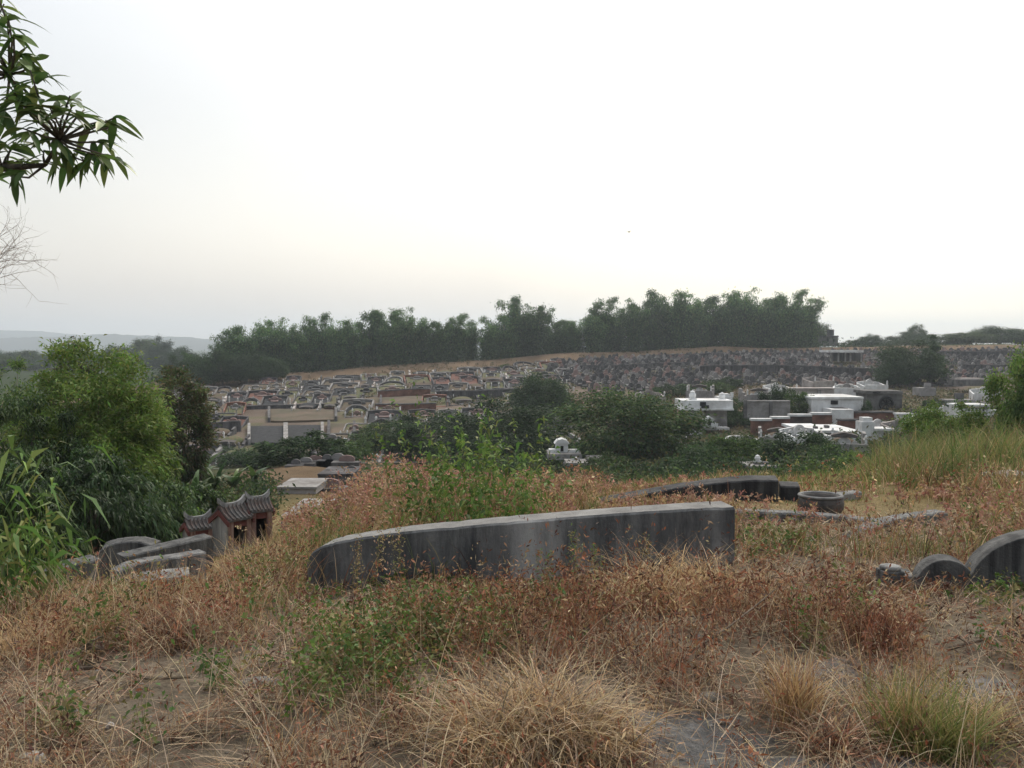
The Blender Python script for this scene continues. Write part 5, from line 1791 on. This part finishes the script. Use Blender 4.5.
P, px, py = scatter(70000, 2.7, 9.5, tan_d, rng)
n = len(P)
hh = rng.uniform(.10, .46, n) * (.7 + .6 * blob(px, py, [(110, 600, 170, 55), (640, 595, 110, 40), (230, 590, 90, 45)]))
hh *= np.where(py > 690, .72, 1)
low_front = lambda px, Y: np.where((Y > 5.0) & (Y < 7.4) & (px > 300) & (px < 748), np.interp(Y, [5, 5.5, 6.1, 7], [1.1, .68, .36, .28]), 1) * np.where((px > 733) & (px < 885) & (Y > 5.7) & (Y < 7.6), .4, 1) * np.where((px < 235) & (Y > 6), np.interp(Y, [5.6, 6.6, 7.6], [1, .55, .38]), 1) * np.where((px > 865) & (Y > 5) & (Y < 6.6), .45, 1)
hh *= low_front(px, P[:, 1])
V, F, C, _ = blades(P, rng.uniform(0, 2 * PI, n), hh, rng.uniform(.0026, .0062, n) * fine(P[:, 1]), rng.uniform(0, .5, n), rng.uniform(.1, 1.5, n), jitter(np.concatenate([TAN, TAN, STRAW]), n, rng, .25, .07), rng, seg=3)
bag.add(V, F, C)
P, px, py = scatter(5200, 2.9, 8.5, lambda px, py, X, Y: np.clip(tan_d(px, py, X, Y) + .3 * rus_d(px, py, X, Y), 0, 1), rng)
n = len(P)
V, F, C, _ = blades(P, rng.uniform(0, 2 * PI, n), rng.uniform(.3, .65, n) * low_front(px, P[:, 1]), rng.uniform(.003, .006, n) * fine(P[:, 1]), rng.uniform(.1, .9, n), rng.uniform(.2, 1.6, n), jitter([(.55, .43, .28), (.46, .35, .22), (.6, .48, .33)], n, rng, .2, .05), rng, seg=4)
bag.add(V, F, C)
tag(link('dry_grass', bag.mesh('dry_grass', M['grass'])), 'standing tan dry grass over the near hillside', 'grass', None, 'stuff')


def leafy_stems(bag, P, H, nl, leaf, stem_c, leaf_c, rng, lean=.25, t0=.25, spread=.05, aspect=.45, droop=.1, wst=.003, up=.5):
    n = len(P)
    az = rng.uniform(0, 2 * PI, n)
    ln = rng.uniform(0, lean, n)
    dr = rng.uniform(0, lean, n)
    V, F, C, tip = blades(P, az, H, wst * fine(P[:, 1]), ln, dr, jitter(stem_c, n, rng, .25, .08), rng, seg=3)
    bag.add(V, F, C)
    t = rng.uniform(t0, 1.02, (n, nl))
    q = P[:, None, :] + (tip - P)[:, None, :] * t[..., None]
    q = q + rng.normal(size=q.shape) * (spread * (1.15 - .75 * (t - t0) / (1 - t0)))[..., None] * H[:, None, None] / .35
    d = rng.normal(size=(n * nl, 3))
    d[:, 2] += up
    tone = rng.uniform(.8, 1.2, (n, 1))
    lc = np.asarray(leaf_c)[rng.integers(0, len(leaf_c), (n, 1))] * np.ones((n, nl, 1))
    lc = lc.reshape(-1, 3) * np.repeat(tone, nl, 1).reshape(-1, 1) * (1 + .3 * rng.uniform(-1, 1, (n * nl, 1))) * (1 + .1 * rng.uniform(-1, 1, (n * nl, 3)))
    L_ = leaf * rng.uniform(.5, 1.4, n * nl) * np.repeat(fine(P[:, 1]) ** .5, nl)
    bag.add(*leaves(q.reshape(-1, 3), d, L_, L_ * aspect, np.clip(lc, .003, .8), rng, droop))


# russet dead weeds
bag = Bag()


P, px, py = scatter(17000, 2.9, 9, rus_d, rng)
n = len(P)
H = rng.uniform(.16, .44, n) * (.7 + .6 * blob(px, py, [(620, 645, 160, 40), (750, 650, 100, 36)])) * low_front(px, P[:, 1])
leafy_stems(bag, P, H, 20, .032, RUS, np.concatenate([RUS, RUS, RUS * .8, TAN * .7]), rng, lean=.5, t0=.12, spread=.034, aspect=.27, wst=.0045, up=.9)
tag(link('russet_weeds', bag.mesh('russet_weeds', M['grass'])), 'reddish brown dead weeds in front of the long wall', 'weeds', None, 'stuff')

# pink plumed grass behind the wall and about the pot
bag = Bag()


def plume_d(px, py, X, Y):
    return blob(px, py, [(380, 520, 70, 22), (470, 516, 120, 20), (590, 512, 110, 18), (680, 508, 60, 16), (760, 520, 60, 12), (700, 520, 60, 12), (960, 505, 70, 16), (1010, 495, 60, 14), (300, 530, 50, 22), (960, 560, 80, 18), (820, 535, 50, 12)]) * .9


clear = lambda px, Y: np.where((px > 735) & (px < 960) & (Y > 7.5) & (Y < 10.9), .07, 1) * np.where((px > 150) & (px < 292) & (Y > 8.8), .12, 1)
P, px, py = scatter(16000, 7.3, 14.5, lambda px, py, X, Y: plume_d(px, py, X, Y) * clear(px, Y), rng, 2)
n = len(P)
H = rng.uniform(.2, .5, n) * (.62 + .85 * blob(px, py, [(390, 520, 75, 24)]) + .12 * blob(px, py, [(560, 515, 120, 14)]))
H *= np.where((px > 600) & (P[:, 1] > 9.3), .42, 1)
leafy_stems(bag, P, H, 13, .034, np.concatenate([TAN, YEL]), np.concatenate([PINK, PINK, PINK, TAN * .9]), rng, lean=.4, t0=.68, spread=.032, aspect=.4, wst=.0022)
V, F, C, _ = blades(np.repeat(P, 4, 0) + rng.normal(size=(4 * n, 3)) * [.05, .05, .0], rng.uniform(0, 2 * PI, 4 * n), np.repeat(H, 4) * rng.uniform(.4, .9, 4 * n), rng.uniform(.004, .009, 4 * n), rng.uniform(0, .6, 4 * n), rng.uniform(.2, 1.2, 4 * n), jitter(np.concatenate([TAN, YEL, WEED, RUS]), 4 * n, rng, .25, .08), rng, seg=3)
bag.add(V, F, C)
tag(link('pink_plume_grass', bag.mesh('pink_plume_grass', M['grass'])), 'grass with pinkish plumes growing among the low graves', 'grass', None, 'stuff')

# mixed tan and green grass over the shoulder and round the low kerbs
bag = Bag()


Pz1 = lambda P: P[:, 1]


def mid_d(px, py, X, Y):
    d = .75 * blob(px, py, [(850, 550, 130, 20), (930, 545, 90, 24), (1000, 540, 60, 30), (800, 500, 90, 10), (940, 490, 130, 18), (250, 560, 120, 30), (340, 530, 70, 25), (480, 515, 140, 18), (620, 512, 130, 18), (780, 545, 60, 12), (150, 590, 140, 20), (60, 600, 80, 30)])
    return np.maximum(d, .22)


P, px, py = scatter(90000, 7.0, 15.5, mid_d, rng, 2)
n = len(P)
pal = np.concatenate([TAN, TAN * .85, YEL, RUS])
green_zone = blob(px, py, [(800, 545, 45, 12), (760, 548, 30, 10), (930, 550, 60, 18), (1000, 540, 60, 20), (850, 500, 40, 8)])
cc = jitter(pal, n, rng, .25, .08)
gk = rng.random(n) < .25 + .5 * green_zone
cc[gk] = jitter(np.concatenate([GRN, WEED]), int(gk.sum()), rng, .25, .08)
hh = rng.uniform(.15, .5, n) * np.where((px > 735) & (py > 505) & (py < 560), .62, 1) * np.where((px > 738) & (px < 960) & (py > 490) & (py < 556), .24, 1) * np.where((px < 292) & (Pz1(P) > 8.6), .25, 1) * np.where(px < 235, .45, 1) * np.where((px > 600) & (px < 860) & (Pz1(P) > 9.3), .45, 1)
V, F, C, _ = blades(P, rng.uniform(0, 2 * PI, n), hh, rng.uniform(.004, .009, n) * fine(P[:, 1]) * .75, rng.uniform(0, .45, n), rng.uniform(.1, 1.2, n), cc, rng, seg=3)
bag.add(V, F, C)
P, px, py = scatter(7000, 7.2, 14, lambda px, py, X, Y: np.maximum(.15, mid_d(px, py, X, Y) * .6) * (py > 490) * ~((px < 292) & (Y > 8.6)) * ~((px > 600) & (px < 735) & (Y > 8.6)) * ~((px > 733) & (px < 960) & (Y > 7.4) & (Y < 11)), rng, 2)
leafy_stems(bag, P, rng.uniform(.15, .42, len(P)), 13, .034, RUS, np.concatenate([RUS, TAN * .8, WEED, YEL]), rng, lean=.5, t0=.2, spread=.04, wst=.003)
tag(link('shoulder_grass', bag.mesh('shoulder_grass', M['grass'])), 'mixed tan and green grass on the shoulder of the hill', 'grass', None, 'stuff')

# tall yellow green grass of the bank on the right and the far lip of the shoulder
bag = Bag()
P, px, py = scatter(120000, 13.2, 30, lambda px, py, X, Y: np.clip(.9 * soft(px, 790, 850) + .3 * soft(px, 330, 420), 0, 1), rng, 2)
n = len(P)
cc = jitter(np.concatenate([GRN, GRN, GRN, WEED, YEL, TAN * .7]), n, rng, .25, .08)
tone = (.75 + .5 * fbm(P[:, 0] * .8, P[:, 1] * .8, 2, 77))[:, None]
V, F, C, _ = blades(P, rng.uniform(0, 2 * PI, n), rng.uniform(.25, .75, n) * (.3 + .7 * soft(px, 825, 900)) * (.45 + 1.0 * soft(fbm(P[:, 0] * 1.3, P[:, 1] * 1.3, 2, 88), .3, .75)), rng.uniform(.009, .018, n), rng.uniform(0, .4, n), rng.uniform(.2, 1.3, n), cc * tone, rng, seg=3)
bag.add(V, F, C)
tag(link('bank_grass', bag.mesh('bank_grass', M['grass'])), 'tall yellow green grass covering the bank on the right', 'grass', None, 'stuff')

# dead leaves and grit on the bare soil
bag = Bag()
P, px, py = scatter(26000, 2.7, 8, lambda px, py, X, Y: .35 + .5 * blob(px, py, BAREG), rng)
n = len(P)
P[:, 2] += rng.uniform(.002, .02, n)
d = rng.normal(size=(n, 3))
d[:, 2] = rng.normal(size=n) * .35
L_ = rng.uniform(.008, .045, n)
bag.add(*leaves(P, d, L_, L_ * rng.uniform(.2, .6, n), jitter(np.concatenate([STRAW, RUS, STRAW * .6, [(.2, .19, .18)]]), n, rng, .3, .08), rng, .1))
tag(link('dead_leaves', bag.mesh('dead_leaves', M['grass'])), 'dead leaves and scraps strewn on the soil', 'dead leaves', None, 'stuff')
P, px, py = scatter(20000, 2.7, 7.5, lambda px, py, X, Y: .15 + .7 * blob(px, py, BAREG), rng)
n = len(P)
ico = np.array([(1, 0, 0), (-1, 0, 0), (0, 1, 0), (0, -1, 0), (0, 0, 1), (0, 0, -1)], float)
icf = np.array([(0, 2, 4, 4), (2, 1, 4, 4), (1, 3, 4, 4), (3, 0, 4, 4), (2, 0, 5, 5), (1, 2, 5, 5), (3, 1, 5, 5), (0, 3, 5, 5)])[:, :3]
r = .004 + .016 * rng.random(n) ** 5
V = P[:, None, :] + ico[None] * r[:, None, None] * rng.uniform(.6, 1.3, (n, 6, 1)) * np.array([1, 1, .6])
me = np_mesh('pebbles', V.reshape(-1, 3), (np.arange(n)[:, None, None] * 6 + icf[None]).reshape(-1, 3), np.repeat(jitter([(.24, .21, .18), (.17, .145, .115), (.14, .12, .10), (.36, .34, .31)], n, rng, .2, .05), 6, 0), M['grass'])
tag(link('pebbles', me), 'small pebbles and grit on the bare soil', 'pebbles', None, 'stuff')

# green forbs
bag = Bag()


def weed_d(px, py, X, Y):
    return .95 * blob(px, py, [(375, 668, 48, 34), (330, 700, 40, 22), (430, 640, 60, 45), (405, 690, 60, 20), (560, 600, 50, 20), (480, 600, 60, 26), (110, 655, 26, 14), (145, 745, 16, 10), (130, 600, 40, 20), (270, 620, 30, 14), (860, 625, 18, 10), (810, 660, 14, 12), (970, 660, 20, 10), (775, 552, 36, 10), (385, 585, 24, 20), (1000, 600, 30, 10), (240, 590, 50, 16), (700, 545, 20, 5), (220, 690, 16, 14), (60, 740, 16, 10)])


P, px, py = scatter(20000, 2.9, 9.5, weed_d, rng)
n = len(P)
H = rng.uniform(.08, .30, n) * low_front(px, P[:, 1])
leafy_stems(bag, P, H, 15, .033, np.concatenate([WEED, RUS]), np.concatenate([WEED * .8, WEED, YEL * .7]), rng, lean=.45, t0=.12, spread=.05, aspect=.5, droop=.3, wst=.0028)
tag(link('green_weeds', bag.mesh('green_weeds', M['leaf'])), 'low green weeds among the dead grass', 'weeds', None, 'stuff')

# scrub that fills the valley floor between the trees
bag = Bag()
n = 14000
Y = rng.uniform(26, 82, n)
pxx = rng.uniform(120, 900, n)
X = (pxx - 512) / FPX * Y
k = (fbm(X * .16, Y * .16, 3, 91) > .44) & ~((pxx < 430) & (Y > 40)) & ~((pxx > 540) & (Y > 38) & (rng.random(n) < .62)) & ~((pxx > 270) & (pxx < 360) & (Y < 56)) & ~((pxx > 680) & (Y > 70)) & ~((pxx > 215) & (pxx < 360) & (Y > 34) & (Y < 60) & (rng.random(n) < .6))
X, Y = X[k], Y[k]
n = len(X)
q = 26
cenz = terr(X, Y)
hs = rng.uniform(.35, 1.3, n) * (.55 + .45 * soft(Y, 30, 45))
off = rng.normal(size=(n, q, 3)) * np.array([.45, .45, .3]) * hs[:, None, None]
pos = np.stack([X, Y, cenz + hs * .45], 1)[:, None, :] + off
pos[..., 2] = np.maximum(pos[..., 2], cenz[:, None] + .05)
tone = rng.uniform(.7, 1.25, n)
pal = np.array(GREENS['dark'] + GREENS['mid'] + GREENS['dark'] + GREENS['olive'])
lc = pal[rng.integers(0, len(pal), n)] * tone[:, None]
d = rng.normal(size=(n * q, 3))
d[:, 2] += .3
lc = np.repeat(lc, q, 0) * (1 + .25 * rng.uniform(-1, 1, (n * q, 1)))
bag.add(*leaves(pos.reshape(-1, 3), d, np.repeat(Y, q) * rng.uniform(.0035, .0075, n * q), np.repeat(Y, q) * rng.uniform(.0018, .003, n * q), lc, rng, .2))
tag(link('valley_scrub', bag.mesh('valley_scrub', M['leaf_far'])), 'dark green scrub covering the valley floor', 'scrub', None, 'stuff')

# dry grass and scrub on the far slope between the graves
bag = Bag()
n = 26000
Y = rng.uniform(62, 196, n)
pxx = rng.uniform(150, 1080, n)
kk = (Y > 82) | (pxx > 640)
Y, pxx = Y[kk], pxx[kk]
n = len(Y)
X = (pxx - 512) / FPX * Y
ry = ridge_y(pxx)
k = (Y < ry + 4) & ~((Y > ry - 8) & (Y < ry - .5) & (rng.random(n) < .45)) & ((fbm(X * .12, Y * .12, 3, 17) > .56) | ((Y > ry - 10) & (fbm(X * .3, Y * .3, 2, 19) > .5)) | ((Y < 116) & (pxx > 640) & (rng.random(n) < .8)) | ((Y > ry - .5) & (rng.random(n) < .9)))
k &= ~((pxx > 225) & (pxx < 345) & (Y > 84) & (Y < 118)) & ~((pxx > 375) & (pxx < 432) & (Y > 110) & (Y < 126))
X, Y, ry = X[k], Y[k], ry[k]
n = len(X)
q = 9
cenz = terr(X, Y)
foot = Y > ry - .5
hs = np.where(foot, rng.uniform(.4, 2.2, n), rng.uniform(.15, .5, n))
pos = np.stack([X, Y, cenz + hs * .4], 1)[:, None, :] + rng.normal(size=(n, q, 3)) * np.array([.5, .5, .35]) * hs[:, None, None]
pos[..., 2] = np.maximum(pos[..., 2], cenz[:, None] + .03)
pal2 = np.array([(.16, .13, .07), (.10, .11, .045), (.06, .075, .03), (.20, .15, .08)])
lc = np.where(foot[:, None], np.array(GREENS['dark'])[rng.integers(0, 3, n)], pal2[rng.integers(0, 4, n)]) * rng.uniform(.7, 1.25, (n, 1))
d = rng.normal(size=(n * q, 3))
d[:, 2] += .3
L_ = np.repeat(np.where(foot, .5, .3), q) * rng.uniform(.6, 1.3, n * q)
bag.add(*leaves(pos.reshape(-1, 3), d, L_, L_ * .4, np.repeat(lc, q, 0), rng, .2))
tag(link('slope_scrub', bag.mesh('slope_scrub', M['leaf_far'])), 'dry grass and low scrub between the far graves and under the bamboo', 'scrub', None, 'stuff')

# single plants one can point at ------------------------------------


def leafy_plant(name, px, Y, py_top, nst, label, cat, group, pal_s, pal_l, nl=40, leaf=.05, spread=.07, rad_=.16, aspect=.4, t0=.15, lean=.4, seed=0, up=.2, droop=.35, wst=.009, hvar=.5):
    rng = np.random.default_rng(900 + seed)
    x = (px - 512) / FPX * Y
    z = tz(x, Y)
    h = W(px, py_top, Y).z - z
    P = np.tile(np.array([[x, Y, z - .02]]), (nst, 1)) + rng.normal(size=(nst, 3)) * [rad_, rad_, 0]
    H = h * rng.uniform(1 - hvar, 1.03, nst)
    t = thing(name, (x, Y, z), label, cat, group)
    b1 = Bag()
    st = Bag()
    az = rng.uniform(0, 2 * PI, nst)
    V, F, C, tip = blades(P, az, H, np.full(nst, wst), rng.uniform(0, lean * .6, nst), rng.uniform(0, lean, nst), jitter(pal_s, nst, rng), rng, seg=3)
    st.add(V, F, C)
    tt = rng.uniform(t0, 1.02, (nst, nl))
    q = P[:, None, :] + (tip - P)[:, None, :] * tt[..., None] + rng.normal(size=(nst, nl, 3)) * (spread * (1.1 - .8 * (tt - t0) / (1 - t0)))[..., None]
    d = rng.normal(size=(nst * nl, 3))
    d[:, 2] += up
    L_ = leaf * rng.uniform(.5, 1.4, nst * nl)
    b1.add(*leaves(q.reshape(-1, 3), d, L_, L_ * aspect, jitter(pal_l, nst * nl, rng, .3, .1), rng, droop))
    link('stems', st.mesh('stems', M['grass'], t.location), t)
    link('leaves', b1.mesh('leaves', M['leaf'], t.location), t)
    return t


WL = np.concatenate([WEED, GREENS['bright']])
for k, (px, Y, pt, nst, lab) in enumerate([
        (452, 9.3, 424, 12, 'tallest leafy green weed behind the long wall'), (432, 9.6, 438, 8, 'leafy green weed on the left of the tallest one'), (478, 9.4, 440, 9, 'bushy green weed right of the tallest one'), (498, 9.9, 455, 7, 'leafy green weed between the tall weed and the bright clump'),
        (522, 9.2, 450, 10, 'bright leafy weed clump nearer the middle of the wall'), (546, 9.8, 468, 4, 'smaller green weed right of the bright clump'), (468, 8.6, 474, 5, 'low green weed rising directly over the wall top'), (508, 8.7, 480, 4, 'low weed just over the wall under the bright clump'), (412, 9.0, 470, 7, 'green weed among the pink plumes at the left')]):
    leafy_plant('green_weed', px, Y, pt, nst, lab, 'weed', 'tall green weeds behind the long wall', WEED, np.array(WL) * 1.1, nl=48, leaf=.066, spread=.052, rad_=.16, hvar=.35, seed=k, aspect=.42)
for k, (px, Y, pt, lab) in enumerate([(376, 6.6, 520, 'pale spiky seed stalk in front of the wall, leftmost'), (396, 6.5, 528, 'pale spiky stalk paired with the leftmost one'), (545, 6.3, 560, 'spiky greenish stalk before the dark wall, middle left'), (574, 6.2, 545, 'tallest spiky greenish stalk before the dark wall'), (597, 6.2, 558, 'spiky greenish stalk right of the tallest one'),
                                      (646, 6.3, 546, 'dry spiky stalk below the pale patch of the wall'), (356, 6.4, 548, 'short spiky reddish stalk left of the paired pale ones')]):
    leafy_plant('seed_stalk', px, Y, pt, 3, lab, 'weed', 'spiky seed stalks in front of the long wall', YEL * .8, np.concatenate([YEL, TAN * .9]) if k not in (3, 4, 2) else np.concatenate([YEL * .8, WEED * 1.2]), nl=90, leaf=.02, spread=.025, rad_=.02, t0=.3, lean=.12, seed=40 + k, up=.8, droop=.1, wst=.004, hvar=.2)
for k, (px, Y, pt, lab) in enumerate([(250, 5.0, 648, 'low plant with red leaves left of the long flat stone'), (212, 5.6, 600, 'red leaved weed in the dry grass below the tiled shrines'), (688, 10.2, 483, 'reddest plume clump over the right end of the wall'), (742, 8.5, 500, 'red plume clump right of the long wall'), (985, 10.5, 482, 'russet plume clump on the right before the bank')]):
    leafy_plant('red_weed', px, Y, pt, 9, lab, 'weed', 'reddish weeds', RUS, np.array(GREENS['red'] if k < 2 else PINK * .95), nl=30, leaf=.028, spread=.04, rad_=.1, seed=60 + k, t0=.4)
for k, (px, Y, pt, lab) in enumerate([(775, 8.6, 533, 'low green clump in the overgrown plot right of the long wall'), (800, 8.7, 535, 'second green clump in the overgrown plot beside the curved kerb'), (372, 4.9, 640, 'green leafy weed clump left of the russet weeds'), (345, 4.4, 672, 'dark green low weed near the bare ground'), (420, 4.8, 655, 'yellow green weed clump among russet stems'), (352, 7.6, 505, 'green weed at the left end of the long wall'), (870, 17, 462, 'green bush at the left foot of the grassy bank')]):
    leafy_plant('weed_clump', px, Y, pt, 10, lab, 'weed', 'low weed clumps', WEED, np.concatenate([WEED, WEED * .8]), nl=36, leaf=.032, spread=.05, rad_=.09, seed=80 + k, lean=.7)


def tussock(px, py, n, Lm, label, pal, seed, name='grass_tussock', cat='grass tussock', lean=(0, .8), droop=(.9, 2.2), w=.0062, group='dry grass tussocks', rad_=.06, Y=None, seg=6):
    rng = np.random.default_rng(700 + seed)
    p = ground_px(px, py) if Y is None else ground_at(px, Y)
    base = np.tile(np.array([tuple(p)]), (n, 1)) + rng.normal(size=(n, 3)) * [rad_, rad_, 0]
    base[:, 2] -= .01
    V, F, C, _ = blades(base, rng.uniform(0, 2 * PI, n), Lm * rng.uniform(.45, 1.15, n), rng.uniform(.6, 1.3, n) * w, rng.uniform(*lean, n), rng.uniform(*droop, n), jitter(pal, n, rng, .25, .07), rng, seg=seg)
    b = Bag()
    b.add(V, F, C)
    o = link(name, b.mesh(name, M['grass'], p), None, p)
    return tag(o, label, cat, group)


TS = np.concatenate([TAN, STRAW])
tussock(535, 748, 1300, .48, 'largest drooping straw tussock, in the bottom middle', TS, 1, rad_=.12)
tussock(500, 758, 700, .4, 'drooping straw tussock at the left foot of the largest one', TS, 2, rad_=.1)
tussock(585, 752, 600, .4, 'drooping straw tussock at the right foot of the largest one, by the grey patch', TS, 3, rad_=.09)
tussock(655, 606, 700, .5, 'pale arching dry tussock against the right part of the long wall', TAN, 4, rad_=.14)
tussock(700, 600, 600, .48, 'pale arching dry tussock near the right end of the long wall', TAN, 5, rad_=.14)
tussock(118, 632, 450, .36, 'tall arching straw tussock left of centre below the sunken graves', TAN, 6, rad_=.14)
tussock(175, 648, 700, .42, 'brown brushy tussock above the bare ground at the left', np.concatenate([RUS, STRAW]), 7, rad_=.12)
tussock(250, 580, 600, .5, 'reddish dry tussock left of the rounded wall end', np.concatenate([RUS, TAN]), 8, rad_=.14)
tussock(35, 655, 450, .36, 'tan tussock at the left edge under the reeds', TAN, 9, rad_=.13)
tussock(905, 752, 420, .34, 'upright green and tan tussock at the bottom right', np.concatenate([YEL, GRN, TAN]), 10, lean=(0, .5), droop=(.1, .9))
tussock(945, 757, 420, .36, 'leaning greenish tussock at the bottom right, right of the upright one', np.concatenate([YEL, GRN]), 11, lean=(.2, .8), droop=(.2, .9))
tussock(835, 757, 420, .3, 'brown tussock at the bottom right left of the upright one', np.concatenate([STRAW, RUS]), 12)
tussock(795, 728, 300, .34, 'thin tan tussock beside the grey patch', TAN, 13, lean=(0, .4), droop=(.1, 1.0), rad_=.04)
tussock(345, 640, 300, .28, 'small straw tussock right of the bare ground', TS, 14)
tussock(985, 735, 420, .3, 'straw tussock near the bottom right corner', TS, 15)
tussock(880, 655, 420, .3, 'russet tussock in the middle of the right bare patch', RUS, 16, lean=(0, .5), droop=(.1, 1))
# broad leaved canes on the left
CANE = np.array([(.10, .18, .04), (.14, .22, .05), (.07, .13, .034), (.18, .20, .06)])
for k, (px, Y, pt, nst, lab) in enumerate([(2, 6.3, 480, 9, 'tallest broad leaved green cane at the left edge'), (28, 6.9, 500, 9, 'broad leaved green cane second from the left edge'), (50, 6.8, 530, 7, 'drooping green cane nearest the sunken graves'), (18, 6.1, 545, 7, 'short bright cane in front at the left edge'), (-25, 5.8, 470, 8, 'broad leaved cane just outside the left edge')]):
    leafy_plant('green_cane', px, Y, pt, nst, lab, 'cane', 'broad leaved canes at the left edge', CANE * .8, CANE, nl=13, leaf=.2, spread=.05, rad_=.12, aspect=.15, t0=.3, lean=.45, seed=120 + k, up=-.1, droop=.55, wst=.009, hvar=.4)

# ------------------------------------------------------------------ which repeats the photo shows, and what each is called
bpy.context.view_layer.update()
dg = bpy.context.evaluated_depsgraph_get()
eye = Vector((0, 0, CAMZ))


def shows(o, tries=10):
    ls = [o] + list(o.children)
    names = {q.name for q in ls}
    for q in ls:
        if q.type != 'MESH':
            continue
        ps = q.data.polygons
        n = len(ps)
        for a in range(0, n, max(1, n // tries)):
            v = q.matrix_world @ ps[a].center
            px, py = proj(*v)
            if not (0 <= px < 1024 and 0 <= py < 768):
                continue
            d = (v - eye)
            ok, loc, _, _, hit, _ = S.ray_cast(dg, eye, d.normalized(), distance=d.length + .05)
            if ok and hit.name in names:
                return True
    return False


def drop(o):
    for q in list(o.children):
        bpy.data.objects.remove(q)
    bpy.data.objects.remove(o)


def ordinal(k):
    small = ['first', 'second', 'third', 'fourth', 'fifth', 'sixth', 'seventh', 'eighth', 'ninth', 'tenth', 'eleventh', 'twelfth', 'thirteenth', 'fourteenth', 'fifteenth', 'sixteenth', 'seventeenth', 'eighteenth', 'nineteenth', 'twentieth']
    if k < 20:
        return small[k]
    return ['twenty', 'thirty', 'forty', 'fifty'][(k + 1) // 10 - 2] + '-' + small[(k + 1) % 10 - 1] if (k + 1) % 10 else ['thirtieth', 'fortieth', 'fiftieth'][(k + 1) // 10 - 3]


seen = {o.name: shows(o) for o in list(COL.objects) if o.parent is None and o.get('category') in ('bamboo', 'grave', 'headstone', 'tree', 'shrub', 'kerb', 'wall') and o.get('group')}
allow = [o for o in list(COL.objects) if o.name in seen]
pxof = lambda o: 512 + FPX * o.matrix_world.translation.x / o.matrix_world.translation.y
for o in allow:
    if not seen[o.name] and -20 < pxof(o) < 1044:
        drop(o)
alive = lambda cat, grp: sorted([o for o in COL.objects if o.get('category') == cat and o.get('group') == grp], key=pxof)


def by_rank(L_, k):
    n = len(L_)
    return (ordinal(k) + ' from the left') if k < n / 2 else (ordinal(n - 1 - k) + ' from the right')


BM = alive('bamboo', 'bamboo clumps along the far ridge')
hmed = sorted(o.scale.z for o in BM)
for k, o in enumerate(BM):
    sz = 'short' if o.scale.z < hmed[len(BM) // 3] else 'tall' if o.scale.z > hmed[2 * len(BM) // 3] else 'middling'
    wd = 'narrow' if o.scale.x < o.scale.z * .98 else 'broad'
    o['label'] = '%s %s bamboo clump on the far ridge, %s' % (sz, wd, by_rank(BM, k))
PT = alive('tree', 'hazy trees on the plain at the left')
for k, o in enumerate(PT):
    o['label'] = 'hazy dark tree on the distant plain below the hills, ' + by_rank(PT, k)
GRA = alive('grave', 'walled graves in rows on the far slope')
rows = sorted({o['row'] for o in GRA})
for r in rows:
    RW = [o for o in GRA if o.get('row') == r]
    for k, o in enumerate(RW):
        o['label'] = o['lay'].replace(' a bed of', '').replace('bare brown', 'brown') + ', ' + by_rank(RW, k) + ' in %s row upslope' % ordinal(rows.index(r))
        del o['row']
        del o['lay']
HSL = sorted([o for o in COL.objects if o.get('label') == 'HS'], key=lambda o: o.location.y)
for o in HSL[292:]:
    drop(o)
for o in HSL[:292]:
    px = pxof(o)
    reg = 'above the broad olive tree' if px < 650 else 'above the big white tomb' if px < 745 else 'above the long pinkish wall' if px < 828 else 'below the roofed shelter' if px < 872 else 'near the large dark tree' if px < 940 else 'at the right end of the slope'
    hgt = 'tall' if o.scale.z > .82 else 'low'
    o['label'] = '%s %s headstone in the crowded rows %s' % (hgt, o['st'], reg)
    del o['st']
for o in COL.objects:
    if 'rank' in o:
        del o['rank']

# ------------------------------------------------------------------ the air
hz = MB().box((0, 1600, 35), (7400, 4200, 102))
o = link('haze', hz.mesh('haze', haze_mat))
tag(o, 'thin pale haze over the valley and far hills', 'haze', None, 'stuff')
